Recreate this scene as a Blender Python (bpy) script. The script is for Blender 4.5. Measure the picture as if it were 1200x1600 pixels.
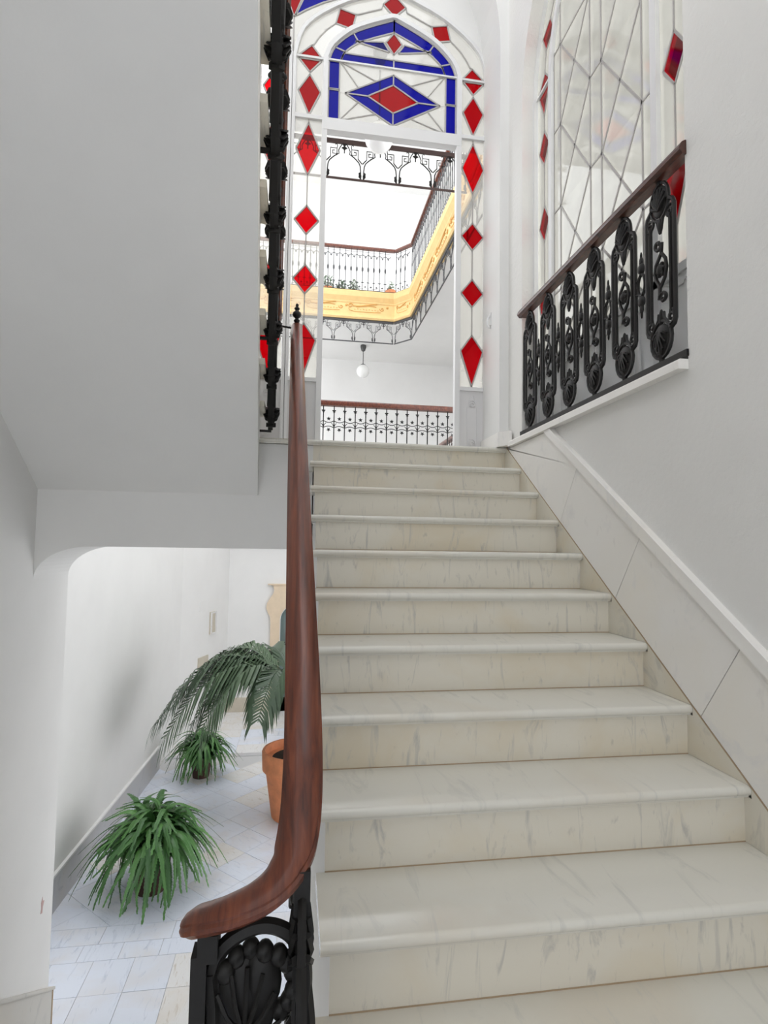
import bpy, bmesh, math, random
from mathutils import Vector, Matrix
random.seed(7)
for o in list(bpy.data.objects): bpy.data.objects.remove(o)
sc = bpy.context.scene
COL = sc.collection
# ------------------------------------------------------------------ camera, sky, exposure
cam_d = bpy.data.cameras.new('camera'); cam = bpy.data.objects.new('camera', cam_d); COL.objects.link(cam)
cam_d.sensor_fit = 'HORIZONTAL'; cam_d.sensor_width = 36.0; cam_d.lens = 36.0*886.14/1200.0
cam_d.clip_start = 0.05; cam_d.clip_end = 200
cam.matrix_world = Matrix(((0.98773024, -0.02456074, -0.15422629, 0.37546),
                           (-0.15540449, -0.05693659, -0.98620873, -3.88666),
                           (0.01544089, 0.99807565, -0.06005484, -0.72580),
                           (0, 0, 0, 1)))
sc.camera = cam
world = bpy.data.worlds.new('overcast_sky'); sc.world = world; world.use_nodes = True
bgn = world.node_tree.nodes['Background']
bgn.inputs['Color'].default_value = (0.95, 0.97, 1.0, 1); bgn.inputs['Strength'].default_value = 1.0
vs = sc.view_settings
vs.view_transform = 'Standard'; vs.look = 'None'; vs.gamma = 1.0; vs.use_curve_mapping = False
vs.exposure = 1.50

# ------------------------------------------------------------------ key measures
H, G, NOSE = 0.187, 0.27369, 0.030           # rise, run, nosing
W = 1.8745                                   # right wall of the flight
XS = 0.482                                   # open side of the flight
XL = -1.258                                  # left wall of the stairwell
PITCH = H/G
ZC = -4.30                                   # courtyard floor
ZN = -12*H                                   # floor the camera stands on

# ------------------------------------------------------------------ materials
def nt(name):
    m = bpy.data.materials.new(name); m.use_nodes = True
    t = m.node_tree; b = t.nodes['Principled BSDF']
    return m, t, b
def add(t, kind, **kw):
    n = t.nodes.new(kind)
    for k, v in kw.items():
        if k in n.inputs: n.inputs[k].default_value = v
        else: setattr(n, k, v)
    return n
def coords(t, scale=(1, 1, 1), rot=(0, 0, 0), rnd=True):
    tc = add(t, 'ShaderNodeTexCoord'); mp = add(t, 'ShaderNodeMapping')
    mp.inputs['Scale'].default_value = scale; mp.inputs['Rotation'].default_value = rot
    t.links.new(tc.outputs['Object'], mp.inputs['Vector'])
    if rnd:
        oi = add(t, 'ShaderNodeObjectInfo'); mu = add(t, 'ShaderNodeMath', operation='MULTIPLY'); mu.inputs[1].default_value = 37.0
        t.links.new(oi.outputs['Random'], mu.inputs[0]); t.links.new(mu.outputs[0], mp.inputs['Location'])
    return mp.outputs['Vector']
def ramp(t, fac, stops):
    r = add(t, 'ShaderNodeValToRGB'); e = r.color_ramp.elements
    while len(e) < len(stops): e.new(0.5)
    for i, (p, c) in enumerate(stops): e[i].position = p; e[i].color = (*c, 1) if len(c) == 3 else c
    t.links.new(fac, r.inputs[0]); return r.outputs[0]
def noise(t, vec, scale, detail=4, rough=0.55, dist=0.0):
    n = add(t, 'ShaderNodeTexNoise'); n.inputs['Scale'].default_value = scale; n.inputs['Detail'].default_value = detail
    n.inputs['Roughness'].default_value = rough; n.inputs['Distortion'].default_value = dist
    t.links.new(vec, n.inputs['Vector']); return n.outputs['Fac']
def mix(t, fac, a, b, mode='MIX'):
    n = add(t, 'ShaderNodeMix', data_type='RGBA', blend_type=mode)
    for s, v in ((0, fac), (6, a), (7, b)):
        if hasattr(v, 'links'): t.links.new(v, n.inputs[s])
        else: n.inputs[s].default_value = v if s == 0 else (*v, 1)
    return n.outputs[2]
def bump(t, b, fac, strength, dist=0.01):
    n = add(t, 'ShaderNodeBump'); n.inputs['Strength'].default_value = strength; n.inputs['Distance'].default_value = dist
    t.links.new(fac, n.inputs['Height']); t.links.new(n.outputs[0], b.inputs['Normal'])
def plain(name, c, rough=0.5, metal=0.0, spec=0.5, coat=0.0, var=0.0):
    m, t, b = nt(name)
    b.inputs['Base Color'].default_value = (*c, 1); b.inputs['Roughness'].default_value = rough
    b.inputs['Metallic'].default_value = metal; b.inputs['Specular IOR Level'].default_value = spec
    b.inputs['Coat Weight'].default_value = coat; b.inputs['Coat Roughness'].default_value = 0.12
    if var:
        f = noise(t, coords(t), 9.0)
        col = ramp(t, f, [(0.3, tuple(x*(1-var) for x in c)), (0.7, tuple(min(1, x*(1+var)) for x in c))])
        t.links.new(col, b.inputs['Base Color'])
    return m
def plaster(name, c, bstr=0.12):
    m, t, b = nt(name); v = coords(t, rnd=False)
    f = noise(t, v, 1.6, 5)
    t.links.new(ramp(t, f, [(0.3, tuple(x*0.955 for x in c)), (0.7, c)]), b.inputs['Base Color'])
    b.inputs['Roughness'].default_value = 0.75; b.inputs['Specular IOR Level'].default_value = 0.25
    bump(t, b, noise(t, v, 38, 6, 0.6), bstr, 0.012)
    return m
def marble(name, light, grey, warm, vs_=1.0, rough=0.28, rot=(0.3, 0.5, 0.4), spots=0.5):
    m, t, b = nt(name)
    v = coords(t, (1, 1, 1), rot)
    big = noise(t, v, 1.7*vs_, 5, 0.55, 0.6)
    col = ramp(t, big, [(0.32, warm), (0.52, light), (0.75, light)])
    v2 = coords(t, (6.0, 1.2, 1.2), rot)
    st = noise(t, v2, 3.2*vs_, 7, 0.65, 1.4)
    mask = ramp(t, st, [(0.56, (0, 0, 0)), (0.72, (1, 1, 1))])
    col = mix(t, mask, col, grey)
    v3 = coords(t, (3.2, 3.2, 1.4), rot)
    sp = noise(t, v3, 11*vs_, 3, 0.5, 0.2)
    sm = ramp(t, sp, [(0.66, (0, 0, 0)), (0.78, (spots, spots, spots))])
    col = mix(t, sm, col, tuple(x*0.62 for x in grey))
    t.links.new(col, b.inputs['Base Color'])
    b.inputs['Roughness'].default_value = rough
    return m
M = {}
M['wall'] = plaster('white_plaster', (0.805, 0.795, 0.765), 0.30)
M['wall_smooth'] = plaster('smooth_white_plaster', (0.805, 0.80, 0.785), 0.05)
M['marble'] = marble('stair_marble', (0.74, 0.70, 0.605), (0.50, 0.485, 0.44), (0.70, 0.625, 0.485), spots=0.4)
M['tread_marble'] = marble('tread_marble', (0.71, 0.69, 0.62), (0.58, 0.57, 0.525), (0.68, 0.63, 0.535), 0.6, 0.13, (0.2, 0.3, 1.1), 0.0)
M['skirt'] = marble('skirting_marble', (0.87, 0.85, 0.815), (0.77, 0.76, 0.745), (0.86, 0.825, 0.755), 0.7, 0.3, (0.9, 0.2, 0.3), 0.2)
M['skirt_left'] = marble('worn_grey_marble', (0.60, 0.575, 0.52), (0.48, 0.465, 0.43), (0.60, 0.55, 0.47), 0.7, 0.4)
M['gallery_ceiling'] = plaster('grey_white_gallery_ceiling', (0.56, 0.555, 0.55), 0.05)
M['gallery_floor'] = plain('grey_gallery_tiles', (0.42, 0.40, 0.38), 0.4, var=0.08)
M['grout'] = plain('brown_joint', (0.42, 0.31, 0.20), 0.8)
M['tile'] = marble('courtyard_marble', (0.74, 0.785, 0.88), (0.55, 0.60, 0.70), (0.72, 0.72, 0.75), 0.9, 0.22, (0.1, 0.1, 0.8), 0.0)
M['tile_beige'] = marble('beige_streaked_marble', (0.77, 0.765, 0.76), (0.54, 0.48, 0.40), (0.74, 0.70, 0.64), 1.6, 0.25, (0.0, 0.0, 0.15), 0.0)
M['bed'] = plain('tile_joint_grey', (0.55, 0.55, 0.55), 0.85)
M['greystone'] = marble('grey_skirting_marble', (0.50, 0.50, 0.51), (0.38, 0.38, 0.40), (0.52, 0.50, 0.48), 1.0, 0.35)
M['iron'] = plain('black_iron', (0.012, 0.011, 0.010), 0.5, 0.0, 0.28)
M['iron_brown'] = plain('brown_black_iron', (0.06, 0.035, 0.03), 0.5)
M['iron_grey'] = plain('grey_painted_iron', (0.045, 0.045, 0.048), 0.5)
M['white_paint'] = plain('white_painted_wood', (0.74, 0.74, 0.74), 0.4)
M['bright_paint'] = plain('bright_white_paint', (0.90, 0.90, 0.89), 0.35)
M['lead'] = plain('pale_grey_came', (0.40, 0.385, 0.37), 0.5)
M['panelpaint'] = plain('pale_grey_paint', (0.66, 0.65, 0.65), 0.45)
M['terracotta'] = plain('terracotta', (0.72, 0.27, 0.12), 0.7, var=0.14)
M['darkpot'] = plain('dark_red_pot', (0.055, 0.022, 0.014), 0.6, var=0.2)
M['soil'] = plain('dark_soil', (0.03, 0.022, 0.016), 0.95, var=0.3)
M['cream'] = plain('cream_stucco', (0.70, 0.49, 0.22), 0.7, var=0.06)
M['cream_dark'] = plain('ochre_relief', (0.56, 0.31, 0.09), 0.7, var=0.1)
M['doorcream'] = plain('pale_peach_stucco', (0.74, 0.60, 0.44), 0.7, var=0.04)
M['opal'] = plain('opal_glass', (0.86, 0.86, 0.84), 0.15, 0, 0.5)
M['plate'] = plain('beige_plate', (0.55, 0.50, 0.41), 0.6, var=0.05)
M['darkglass'] = plain('dark_door_glass', (0.13, 0.18, 0.175), 0.05, 0, 0.7)
M['steel'] = plain('dark_steel', (0.10, 0.10, 0.10), 0.35, 0.8)
M['chip'] = plain('bare_plaster_chip', (0.55, 0.38, 0.36), 0.9, var=0.2)
def wood(name, a, bb, c, rough, coat=0.6):
    m, t, b = nt(name)
    v0 = coords(t, (1, 1, 1), (-math.atan(PITCH), 0, 0), rnd=False)
    mp2 = add(t, 'ShaderNodeMapping'); mp2.inputs['Scale'].default_value = (70, 2.5, 40); t.links.new(v0, mp2.inputs['Vector']); v = mp2.outputs[0]
    f = noise(t, v, 1.0, 6, 0.6, 0.5)
    t.links.new(ramp(t, f, [(0.30, a), (0.52, bb), (0.74, c)]), b.inputs['Base Color'])
    b.inputs['Roughness'].default_value = rough; b.inputs['Coat Weight'].default_value = coat; b.inputs['Coat Roughness'].default_value = 0.16; b.inputs['Specular IOR Level'].default_value = 0.35
    return m
M['wood'] = wood('varnished_mahogany', (0.05, 0.012, 0.007), (0.125, 0.031, 0.014), (0.21, 0.058, 0.025), 0.34, 0.25)
M['wood_dark'] = wood('dark_mahogany', (0.03, 0.012, 0.009), (0.07, 0.024, 0.015), (0.12, 0.04, 0.02), 0.4, 0.4)
def glass(name, c, transp, tl, ior=1.45):
    m = bpy.data.materials.new(name); m.use_nodes = True; t = m.node_tree; t.nodes.clear()
    out = add(t, 'ShaderNodeOutputMaterial')
    tr = add(t, 'ShaderNodeBsdfTransparent'); tr.inputs[0].default_value = (*transp, 1)
    df = add(t, 'ShaderNodeBsdfTranslucent')
    v = coords(t); f = noise(t, v, 6.0, 3)
    t.links.new(ramp(t, f, [(0.3, tuple(x*0.9 for x in c)), (0.7, c)]), df.inputs[0])
    mx = add(t, 'ShaderNodeMixShader'); mx.inputs[0].default_value = tl
    t.links.new(tr.outputs[0], mx.inputs[1]); t.links.new(df.outputs[0], mx.inputs[2])
    gl = add(t, 'ShaderNodeBsdfGlossy'); gl.inputs['Roughness'].default_value = 0.05; gl.inputs[0].default_value = (0.9, 0.9, 0.9, 1)
    fr = add(t, 'ShaderNodeFresnel'); fr.inputs[0].default_value = ior
    m2 = add(t, 'ShaderNodeMixShader'); t.links.new(fr.outputs[0], m2.inputs[0])
    t.links.new(mx.outputs[0], m2.inputs[1]); t.links.new(gl.outputs[0], m2.inputs[2])
    t.links.new(m2.outputs[0], out.inputs[0]); return m
M['g_white'] = glass('frosted_white_glass', (0.98, 0.97, 0.94), (0.985, 0.98, 0.95), 0.26, 1.35)
M['g_frost'] = glass('etched_window_glass', (0.86, 0.845, 0.79), (0.93, 0.92, 0.87), 0.52, 1.40)
M['g_red'] = glass('red_glass', (0.36, 0.002, 0.010), (0.82, 0.006, 0.060), 0.20, 1.22)
M['g_blue'] = glass('cobalt_glass', (0.001, 0.003, 0.30), (0.006, 0.020, 0.72), 0.20, 1.22)
def leaf(name, c1, c2, rough=0.4):
    m, t, b = nt(name)
    oi = add(t, 'ShaderNodeObjectInfo')
    v = coords(t); f = noise(t, v, 7.0, 3)
    a = mix(t, f, c1, c2); a2 = mix(t, oi.outputs['Random'], a, tuple(x*0.62 for x in c1))
    t.links.new(a2, b.inputs['Base Color']); b.inputs['Roughness'].default_value = rough
    b.inputs['Transmission Weight'].default_value = 0.0
    b.inputs['Subsurface Weight'].default_value = 0.0
    return m
M['fern'] = leaf('fern_green', (0.055, 0.17, 0.045), (0.13, 0.30, 0.075))
M['palm'] = leaf('palm_green', (0.06, 0.105, 0.065), (0.15, 0.22, 0.12), 0.35)
M['stem'] = plain('green_brown_stem', (0.10, 0.10, 0.045), 0.6)
M['bush'] = leaf('potted_plant_green', (0.10, 0.17, 0.10), (0.22, 0.30, 0.20))

# ------------------------------------------------------------------ mesh helpers
def link(o, parent=None):
    COL.objects.link(o)
    if parent is not None: o.parent = parent
    return o
def tag(o, label=None, cat=None, group=None, kind=None):
    if label: o['label'] = label
    if cat: o['category'] = cat
    if group: o['group'] = group
    if kind: o['kind'] = kind
    return o
def empty(name, loc=(0, 0, 0)):
    o = bpy.data.objects.new(name, None); o.empty_display_size = 0.1; o.location = loc
    return link(o)
class MB:
    def __init__(s): s.v = []; s.f = []
    def add(s, vs_, fs):
        k = len(s.v); s.v += [tuple(p) for p in vs_]; s.f += [tuple(i+k for i in q) for q in fs]; return s
    def box(s, x0, x1, y0, y1, z0, z1):
        return s.add([(x0, y0, z0), (x1, y0, z0), (x1, y1, z0), (x0, y1, z0), (x0, y0, z1), (x1, y0, z1), (x1, y1, z1), (x0, y1, z1)],
                     [(0, 3, 2, 1), (4, 5, 6, 7), (0, 1, 5, 4), (1, 2, 6, 5), (2, 3, 7, 6), (3, 0, 4, 7)])
    def prism(s, poly, ax, a, b):
        mp = {'x': lambda p, c: (c, p[0], p[1]), 'y': lambda p, c: (p[0], c, p[1]), 'z': lambda p, c: (p[0], p[1], c)}[ax]
        n = len(poly)
        return s.add([mp(p, a) for p in poly]+[mp(p, b) for p in poly],
                     [tuple(range(n))[::-1], tuple(range(n, 2*n))]+[(i, (i+1) % n, n+(i+1) % n, n+i) for i in range(n)])
    def bar(s, p, q, w, d, ax):            # straight bar in the plane whose normal is ax
        p = Vector(p); q = Vector(q); n = {'x': Vector((1, 0, 0)), 'y': Vector((0, 1, 0)), 'z': Vector((0, 0, 1))}[ax]
        t = (q-p).normalized(); e = t.cross(n)*w/2; n = n*d/2
        vv = [p-e-n, p+e-n, p+e+n, p-e+n, q-e-n, q+e-n, q+e+n, q-e+n]
        return s.add(vv, [(0, 1, 2, 3), (4, 7, 6, 5), (0, 4, 5, 1), (1, 5, 6, 2), (2, 6, 7, 3), (3, 7, 4, 0)])
    def tube(s, pts, r, n=6, closed=False):
        pts = [Vector(p) for p in pts]; m = len(pts)
        rr = r if isinstance(r, (list, tuple)) else [r]*m
        u = None; vv = []
        for i, p in enumerate(pts):
            a = pts[(i-1) % m] if (closed or i > 0) else p; b = pts[(i+1) % m] if (closed or i < m-1) else p
            t = (b-a)
            t = t.normalized() if t.length > 1e-9 else Vector((0, 0, 1))
            if u is None:
                u = t.orthogonal().normalized()
            u = (u-t*u.dot(t)).normalized(); w = t.cross(u)
            for k in range(n):
                an = 2*math.pi*k/n; vv.append(p+(u*math.cos(an)+w*math.sin(an))*rr[i])
        fs = []
        for i in range(m if closed else m-1):
            j = (i+1) % m
            for k in range(n): fs.append((i*n+k, i*n+(k+1) % n, j*n+(k+1) % n, j*n+k))
        if not closed: fs += [tuple(range(n))[::-1], tuple(range((m-1)*n, m*n))]
        return s.add(vv, fs)
    def lathe(s, prof, c=(0, 0, 0), n=20, cap=True):
        vv = []; fs = []; m = len(prof)
        for r, z in prof:
            for k in range(n):
                a = 2*math.pi*k/n; vv.append((c[0]+r*math.cos(a), c[1]+r*math.sin(a), c[2]+z))
        for i in range(m-1):
            for k in range(n): fs.append((i*n+k, i*n+(k+1) % n, (i+1)*n+(k+1) % n, (i+1)*n+k))
        if cap: fs += [tuple(range(n))[::-1], tuple(range((m-1)*n, m*n))]
        return s.add(vv, fs)
    def ball(s, c, rx, ry, rz, nu=10, nv=7):
        vv = [(c[0], c[1], c[2]-rz)]
        for j in range(1, nv):
            th = math.pi*j/nv
            for k in range(nu):
                a = 2*math.pi*k/nu; vv.append((c[0]+rx*math.sin(th)*math.cos(a), c[1]+ry*math.sin(th)*math.sin(a), c[2]-rz*math.cos(th)))
        vv.append((c[0], c[1], c[2]+rz)); L = len(vv)-1; fs = []
        for k in range(nu):
            fs.append((0, 1+(k+1) % nu, 1+k)); fs.append((L, L-nu+k, L-nu+(k+1) % nu))
        for j in range(nv-2):
            for k in range(nu): fs.append((1+j*nu+k, 1+j*nu+(k+1) % nu, 1+(j+1)*nu+(k+1) % nu, 1+(j+1)*nu+k))
        return s.add(vv, fs)
    def mesh(s, name, mat, smooth=False, recalc=True, angle=40):
        me = bpy.data.meshes.new(name); me.from_pydata(s.v, [], s.f)
        if recalc:
            bm = bmesh.new(); bm.from_mesh(me); bmesh.ops.recalc_face_normals(bm, faces=bm.faces); bm.to_mesh(me); bm.free()
        me.materials.append(M[mat] if isinstance(mat, str) else mat)
        if smooth:
            me.shade_smooth(); me.set_sharp_from_angle(angle=math.radians(angle))
        me.update(); return me
    def build(s, name, mat, parent=None, smooth=False, loc=None, recalc=True, angle=40):
        o = bpy.data.objects.new(name, s.mesh(name, mat, smooth, recalc, angle))
        if loc: o.location = loc
        return link(o, parent)
def inst(name, me, parent=None, loc=(0, 0, 0), rz=0.0, scale=None, rot=None):
    o = bpy.data.objects.new(name, me); o.location = loc
    o.rotation_euler = rot if rot else (0, 0, rz)
    if scale: o.scale = scale
    return link(o, parent)
def struct(o): o['kind'] = 'structure'; return o
def catmull(P, n=6):
    P = [Vector(p) for p in P]; out = []
    for i in range(len(P)-1):
        p0 = P[max(i-1, 0)]; p1 = P[i]; p2 = P[i+1]; p3 = P[min(i+2, len(P)-1)]
        for k in range(n):
            t = k/n
            out.append(0.5*((2*p1)+(p2-p0)*t+(2*p0-5*p1+4*p2-p3)*t*t+(3*p1-p0-3*p2+p3)*t**3))
    out.append(P[-1]); return out
def sweep(mb, pts, prof, scales=None):
    pts = [Vector(p) for p in pts]; n = len(prof); vv = []; side = None
    for i, p in enumerate(pts):
        t = (pts[min(i+1, len(pts)-1)]-pts[max(i-1, 0)]).normalized()
        sd = t.cross(Vector((0, 0, 1))).normalized(); up = sd.cross(t)
        k = scales[i] if scales else 1.0
        for a, b in prof: vv.append(p+sd*a*k+up*(b*k))
    fs = [tuple(range(n)), tuple(range((len(pts)-1)*n, len(pts)*n))[::-1]]
    for i in range(len(pts)-1):
        for k in range(n): fs.append((i*n+k, i*n+(k+1) % n, (i+1)*n+(k+1) % n, (i+1)*n+k))
    return mb.add(vv, fs)
def offset_path(path, d):
    out = []
    for i, p in enumerate(path):
        p = Vector(p)
        ns = []
        if i > 0: t = (p-Vector(path[i-1])).normalized(); ns.append(Vector((t.y, -t.x)))
        if i < len(path)-1: t = (Vector(path[i+1])-p).normalized(); ns.append(Vector((t.y, -t.x)))
        if len(ns) == 1: nn = ns[0]
        else: nn = (ns[0]+ns[1]); nn = nn/ns[0].dot(nn)
        out.append(p+nn*d)
    return out

# ================================================================== THE SETTING
# --- courtyard floor (joint bed) and its tiles
fl = struct(MB().box(-2.2, 4.6, -0.6, 9.2, ZC-0.2, ZC-0.006).build('floor', 'bed'))
def tile_mesh(w, d, mat, name='tile'):
    g = 0.0022
    return MB().prism([(-w/2+g, -d/2+g), (w/2-g, -d/2+g), (w/2-g, d/2-g), (-w/2+g, d/2-g)], 'z', -0.012, 0.0).mesh(name, mat)
tcache = {}
def tile(cx, cy, w, d, rz=0.0, mat='tile', dz=0.0):
    k = (round(w, 3), round(d, 3), mat)
    if k not in tcache: tcache[k] = tile_mesh(w, d, mat)
    inst('tile', tcache[k], fl, (cx, cy, ZC+dz), rz)
rt = random.Random(3)
cw = 0.336; x0 = -1.23-cw*2
rows = [(0.31, 0.70, 0.0), (0.70, 1.10, 0.10), (1.10, 1.49, 0.0)]
for (ya, yb, sh) in rows:
    for i in range(8):
        xa = x0+i*cw
        bg = 'tile_beige' if (ya > 0.6 and i == 4) or (i == 0 and rt.random() < .3) else 'tile'
        tile(xa+cw/2, (ya+yb)/2, cw, yb-ya, 0, bg, rt.uniform(-.0008, .0008))
for i in range(8): tile(x0+0.19+i*cw+cw/2, 1.595, cw, 0.21, 0, 'tile', rt.uniform(-.0008, .0008))
for i in range(5): tile(x0+0.02+i*0.62+0.31, 1.82, 0.62, 0.24, 0, 'tile', rt.uniform(-.0008, .0008))
s45 = 0.40; hd = s45/math.sqrt(2)
for r in range(-3, 18):
    for c in range(-1, 10):
        cx = -1.80+c*hd*2+(r % 2)*hd; cy = 1.94+hd+r*hd
        if cy-hd*0.99 < 1.93 or cy+hd > 6.18 or cx > 1.6: continue
        tile(cx, cy, s45, s45, math.pi/4, 'tile_beige' if rt.random() < 0.22 else 'tile', rt.uniform(-.0008, .0008))
# the half tiles along both edges of the diagonal field
tri = MB().prism([(-hd+.004, 0.003), (hd-.004, 0.003), (0, hd-.002)], 'z', -0.012, 0.0).mesh('tile', 'tile')
for c in range(-1, 10):
    cx = -1.80+c*hd*2+hd
    if cx < 1.6: inst('tile', tri, fl, (cx, 1.94, ZC)); 
rr_ = int((6.18-1.94)/hd)
strip = MB().box(-2.0, 4.5, 6.16, 6.30, ZC-0.012, ZC+0.004).build('threshold_strip', 'greystone', fl)
for i in range(9):
    for j in range(6):
        tile(-1.8+i*0.42+0.21, 6.30+j*0.42+0.21, 0.42, 0.42, 0, 'tile_beige' if rt.random() < .55 else 'tile', 0.0)

# --- left wall of the stairwell, with the descending marble skirting and the chip
wl = MB().box(XL-0.30, XL, -7.0, 0.60, ZC, 3.0).box(XL-0.30, XL, -7.0, 0.60, 5.35, 5.6)     # two unseen tall openings, added to light the right wall
for ya_, yb_ in ((-7.0, -6.2), (-3.4, -2.9), (-0.2, 0.60)): wl.box(XL-0.30, XL, ya_, yb_, 3.0, 5.35)
wl = struct(wl.build('wall_left', 'wall_smooth'))
def zsk(y): return -3.495-0.635*y
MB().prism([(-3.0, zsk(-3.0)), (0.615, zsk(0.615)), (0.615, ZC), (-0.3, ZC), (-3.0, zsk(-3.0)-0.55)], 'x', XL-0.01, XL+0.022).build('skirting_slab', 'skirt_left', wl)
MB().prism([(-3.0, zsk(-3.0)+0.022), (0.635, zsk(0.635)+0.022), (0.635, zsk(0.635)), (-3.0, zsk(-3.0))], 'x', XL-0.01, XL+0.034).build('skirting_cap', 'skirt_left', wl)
MB().box(XL-0.31, XL+0.024, 0.612, 0.632, ZC, zsk(0.635)).build('skirting_return', 'grout', wl)
MB().prism([(0.40, -3.24), (0.43, -3.25), (0.435, -3.21), (0.455, -3.18), (0.43, -3.17), (0.425, -3.14), (0.405, -3.17), (0.41, -3.21)], 'x', XL-0.001, XL+0.0015).build('plaster_chip', 'chip', wl)

# --- right wall with the arched opening
WX0, WX1 = W+0.014, 2.07
YA, YB, ZSP = -1.905, -0.246, 2.42
yc = (YA+YB)/2; hw = (YB-YA)/2
archp = [(yc+hw*math.cos(a), ZSP+0.95*math.sin(a)) for a in [math.pi*k/24 for k in range(25)]]
wr = MB()
wr.prism([(-7.0, -4.5), (YA, -4.5), (YA, 5.6), (-7.0, 5.6)], 'x', WX0, WX1)
wr.prism([(YA, -4.5), (YB, -4.5), (YB, -0.005), (YA, -0.005)], 'x', WX0, WX1)
wr.prism([(YB, -4.5), (0.42, -4.5), (0.42, 5.6), (YB, 5.6)], 'x', WX0, WX1)
wr.prism([(YB, 5.6), (YA, 5.6)]+archp[::-1], 'x', WX0, WX1)
wrt = struct(wr.build('wall_right', 'wall'))
# marble sill of the opening
MB().prism([(W-0.03, -0.012), (2.02, -0.012), (2.02, 0.028), (W-0.022, 0.028), (W-0.03, 0.018)], 'y', YA, -0.10).build('window_sill', 'skirt', wrt)
# skirting slabs, triangles and cap along the flight
def zn(y): return PITCH*y                    # nosing line
OSK = 0.435; DSK = OSK*math.sin(math.atan(PITCH))*math.cos(math.atan(PITCH))
joints = [-0.84, -1.40, -1.96, -2.52, -3.08, -3.64]
MB().prism([(-0.02, zn(-0.02)+0.004), (-0.02, -0.016), (-0.64, -0.016), (joints[0]-DSK+0.0015, zn(joints[0]-DSK)+OSK), (joints[0]+0.0015, zn(joints[0])+0.004)], 'x', W-0.001, W+0.02).build('skirting_slab', 'skirt', wrt)
for ya, yb in zip(joints[:-1], joints[1:]):
    ya -= 0.0015; yb += 0.0015
    MB().prism([(ya, zn(ya)+0.004), (ya-DSK, zn(ya-DSK)+OSK), (yb-DSK, zn(yb-DSK)+OSK), (yb, zn(yb)+0.004)], 'x', W-0.001, W+0.02).build('skirting_slab', 'skirt', wrt)
for k in range(0, 12):
    y = -k*G; z = -k*H
    MB().prism([(y+0.0, z+0.0), (y, z-0.037), (y+NOSE, z-0.037), (y+NOSE, z-H+0.001), (y-G+0.004, z-H+0.001)], 'x', W-0.0015, W+0.02).build('skirting_triangle', 'marble', wrt)
MB().prism([(-0.0, 0.002), (-3.5, zn(-3.5)+0.002), (-3.5, zn(-3.5)-0.004), (0.0, -0.004)], 'x', W-0.0022, W+0.01).build('joint_line', 'grout', wrt)
MB().prism([(-0.655, -0.012), (-0.74, -0.012), (-3.6, zn(-3.6)+0.495), (-3.6, zn(-3.6)+0.435)], 'x', W-0.022, W+0.02).build('skirting_cap', 'skirt', wrt)
# skirting around the pier at the landing
MB().prism([(W, -0.10), (W-0.02, -0.10), (1.80, -0.022), (1.80, 0.36), (1.82, 0.36), (1.83, 0.0), (W, -0.0)], 'z', 0.0, 0.105).build('pier_skirting', 'skirt', wrt)

SKY = (0.10, 1.86, -6.0, -0.3)                # roof light over the flight
struct(MB().box(XL-0.3, SKY[0], -7.2, 0.4, 5.6, 5.8).box(SKY[1], WX1, -7.2, 0.4, 5.6, 5.8).box(SKY[0], SKY[1], -7.2, SKY[2], 5.6, 5.8).box(SKY[0], SKY[1], SKY[3], 0.4, 5.6, 5.8).build('ceiling', 'wall_smooth'))
BO_ = (-1.2, 0.8, 0.85)  # unseen opening behind the camera, sized to brighten soffit and beam
struct(MB().prism([(XL-0.3, -4.5), (XL-0.3, 5.6), (WX1, 5.6), (WX1, -4.5), (BO_[1], -4.5), (BO_[1], BO_[2]), (BO_[0], BO_[2]), (BO_[0], -4.5)], 'y', -7.2, -7.0).build('wall_back', 'wall_smooth'))
# --- arch wall at the head of the stairs and plaster spandrel round the coloured screen
XM, ZS = 0.270, 3.05
arc = [(XM+1.548*math.cos(a), ZS+1.75*math.sin(a)) for a in [math.pi*k/40 for k in range(41)]]
wf = MB().prism([(W+0.02, 0.0), (W+0.02, 5.6), (XL-0.1, 5.6), (XL-0.1, 3.05)]+arc[::-1]+[(XM+1.548, 0.0)], 'y', 0.0, 0.40)
struct(wf.build('wall_front', 'wall_smooth'))
# arch curves of one bay: half-widths and rises above the springing
ZSPR = 3.08; BAY = 1.065; BAY2 = 2*XM-BAY
def half(pts):
    out = []
    for i in range(len(pts)-1):
        n = 5
        for k in range(n):
            p0 = pts[max(i-1, 0)]; p1 = pts[i]; p2 = pts[i+1]; p3 = pts[min(i+2, len(pts)-1)]; t = k/n
            out.append(tuple(0.5*((2*p1[j])+(p2[j]-p0[j])*t+(2*p0[j]-5*p1[j]+4*p2[j]-p3[j])*t*t+(3*p1[j]-p0[j]-3*p2[j]+p3[j])*t**3) for j in (0, 1)))
    out.append(pts[-1]); return out
def full(pts):
    h = half(pts); return h+[(-u, z) for u, z in h[-2::-1]]
OUT = full([(0.771, 0.0), (0.725, 0.195), (0.63, 0.322), (0.47, 0.447), (0.30, 0.54), (0.0, 0.655)])
MID = full([(0.663, 0.0), (0.635, 0.109), (0.571, 0.212), (0.487, 0.297), (0.30, 0.415), (0.0, 0.54)])
CEN = full([(0.545, 0.0), (0.505, 0.115), (0.415, 0.222), (0.31, 0.305), (0.15, 0.385), (0.0, 0.448)])
BO = full([(0.515, 0.0), (0.475, 0.107), (0.389, 0.206), (0.295, 0.277), (0.15, 0.350), (0.0, 0.416)])
BI = full([(0.430, 0.0), (0.393, 0.084), (0.33, 0.148), (0.255, 0.198), (0.13, 0.258), (0.0, 0.313)])
def at(curve, t):                            # t in 0..1 from right springing to left springing, by index
    x = max(0, min(1, t))*(len(curve)-1); i = min(int(x), len(curve)-2); q = x-i
    return tuple(curve[i][j]*(1-q)+curve[i+1][j]*q for j in (0, 1))
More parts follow.
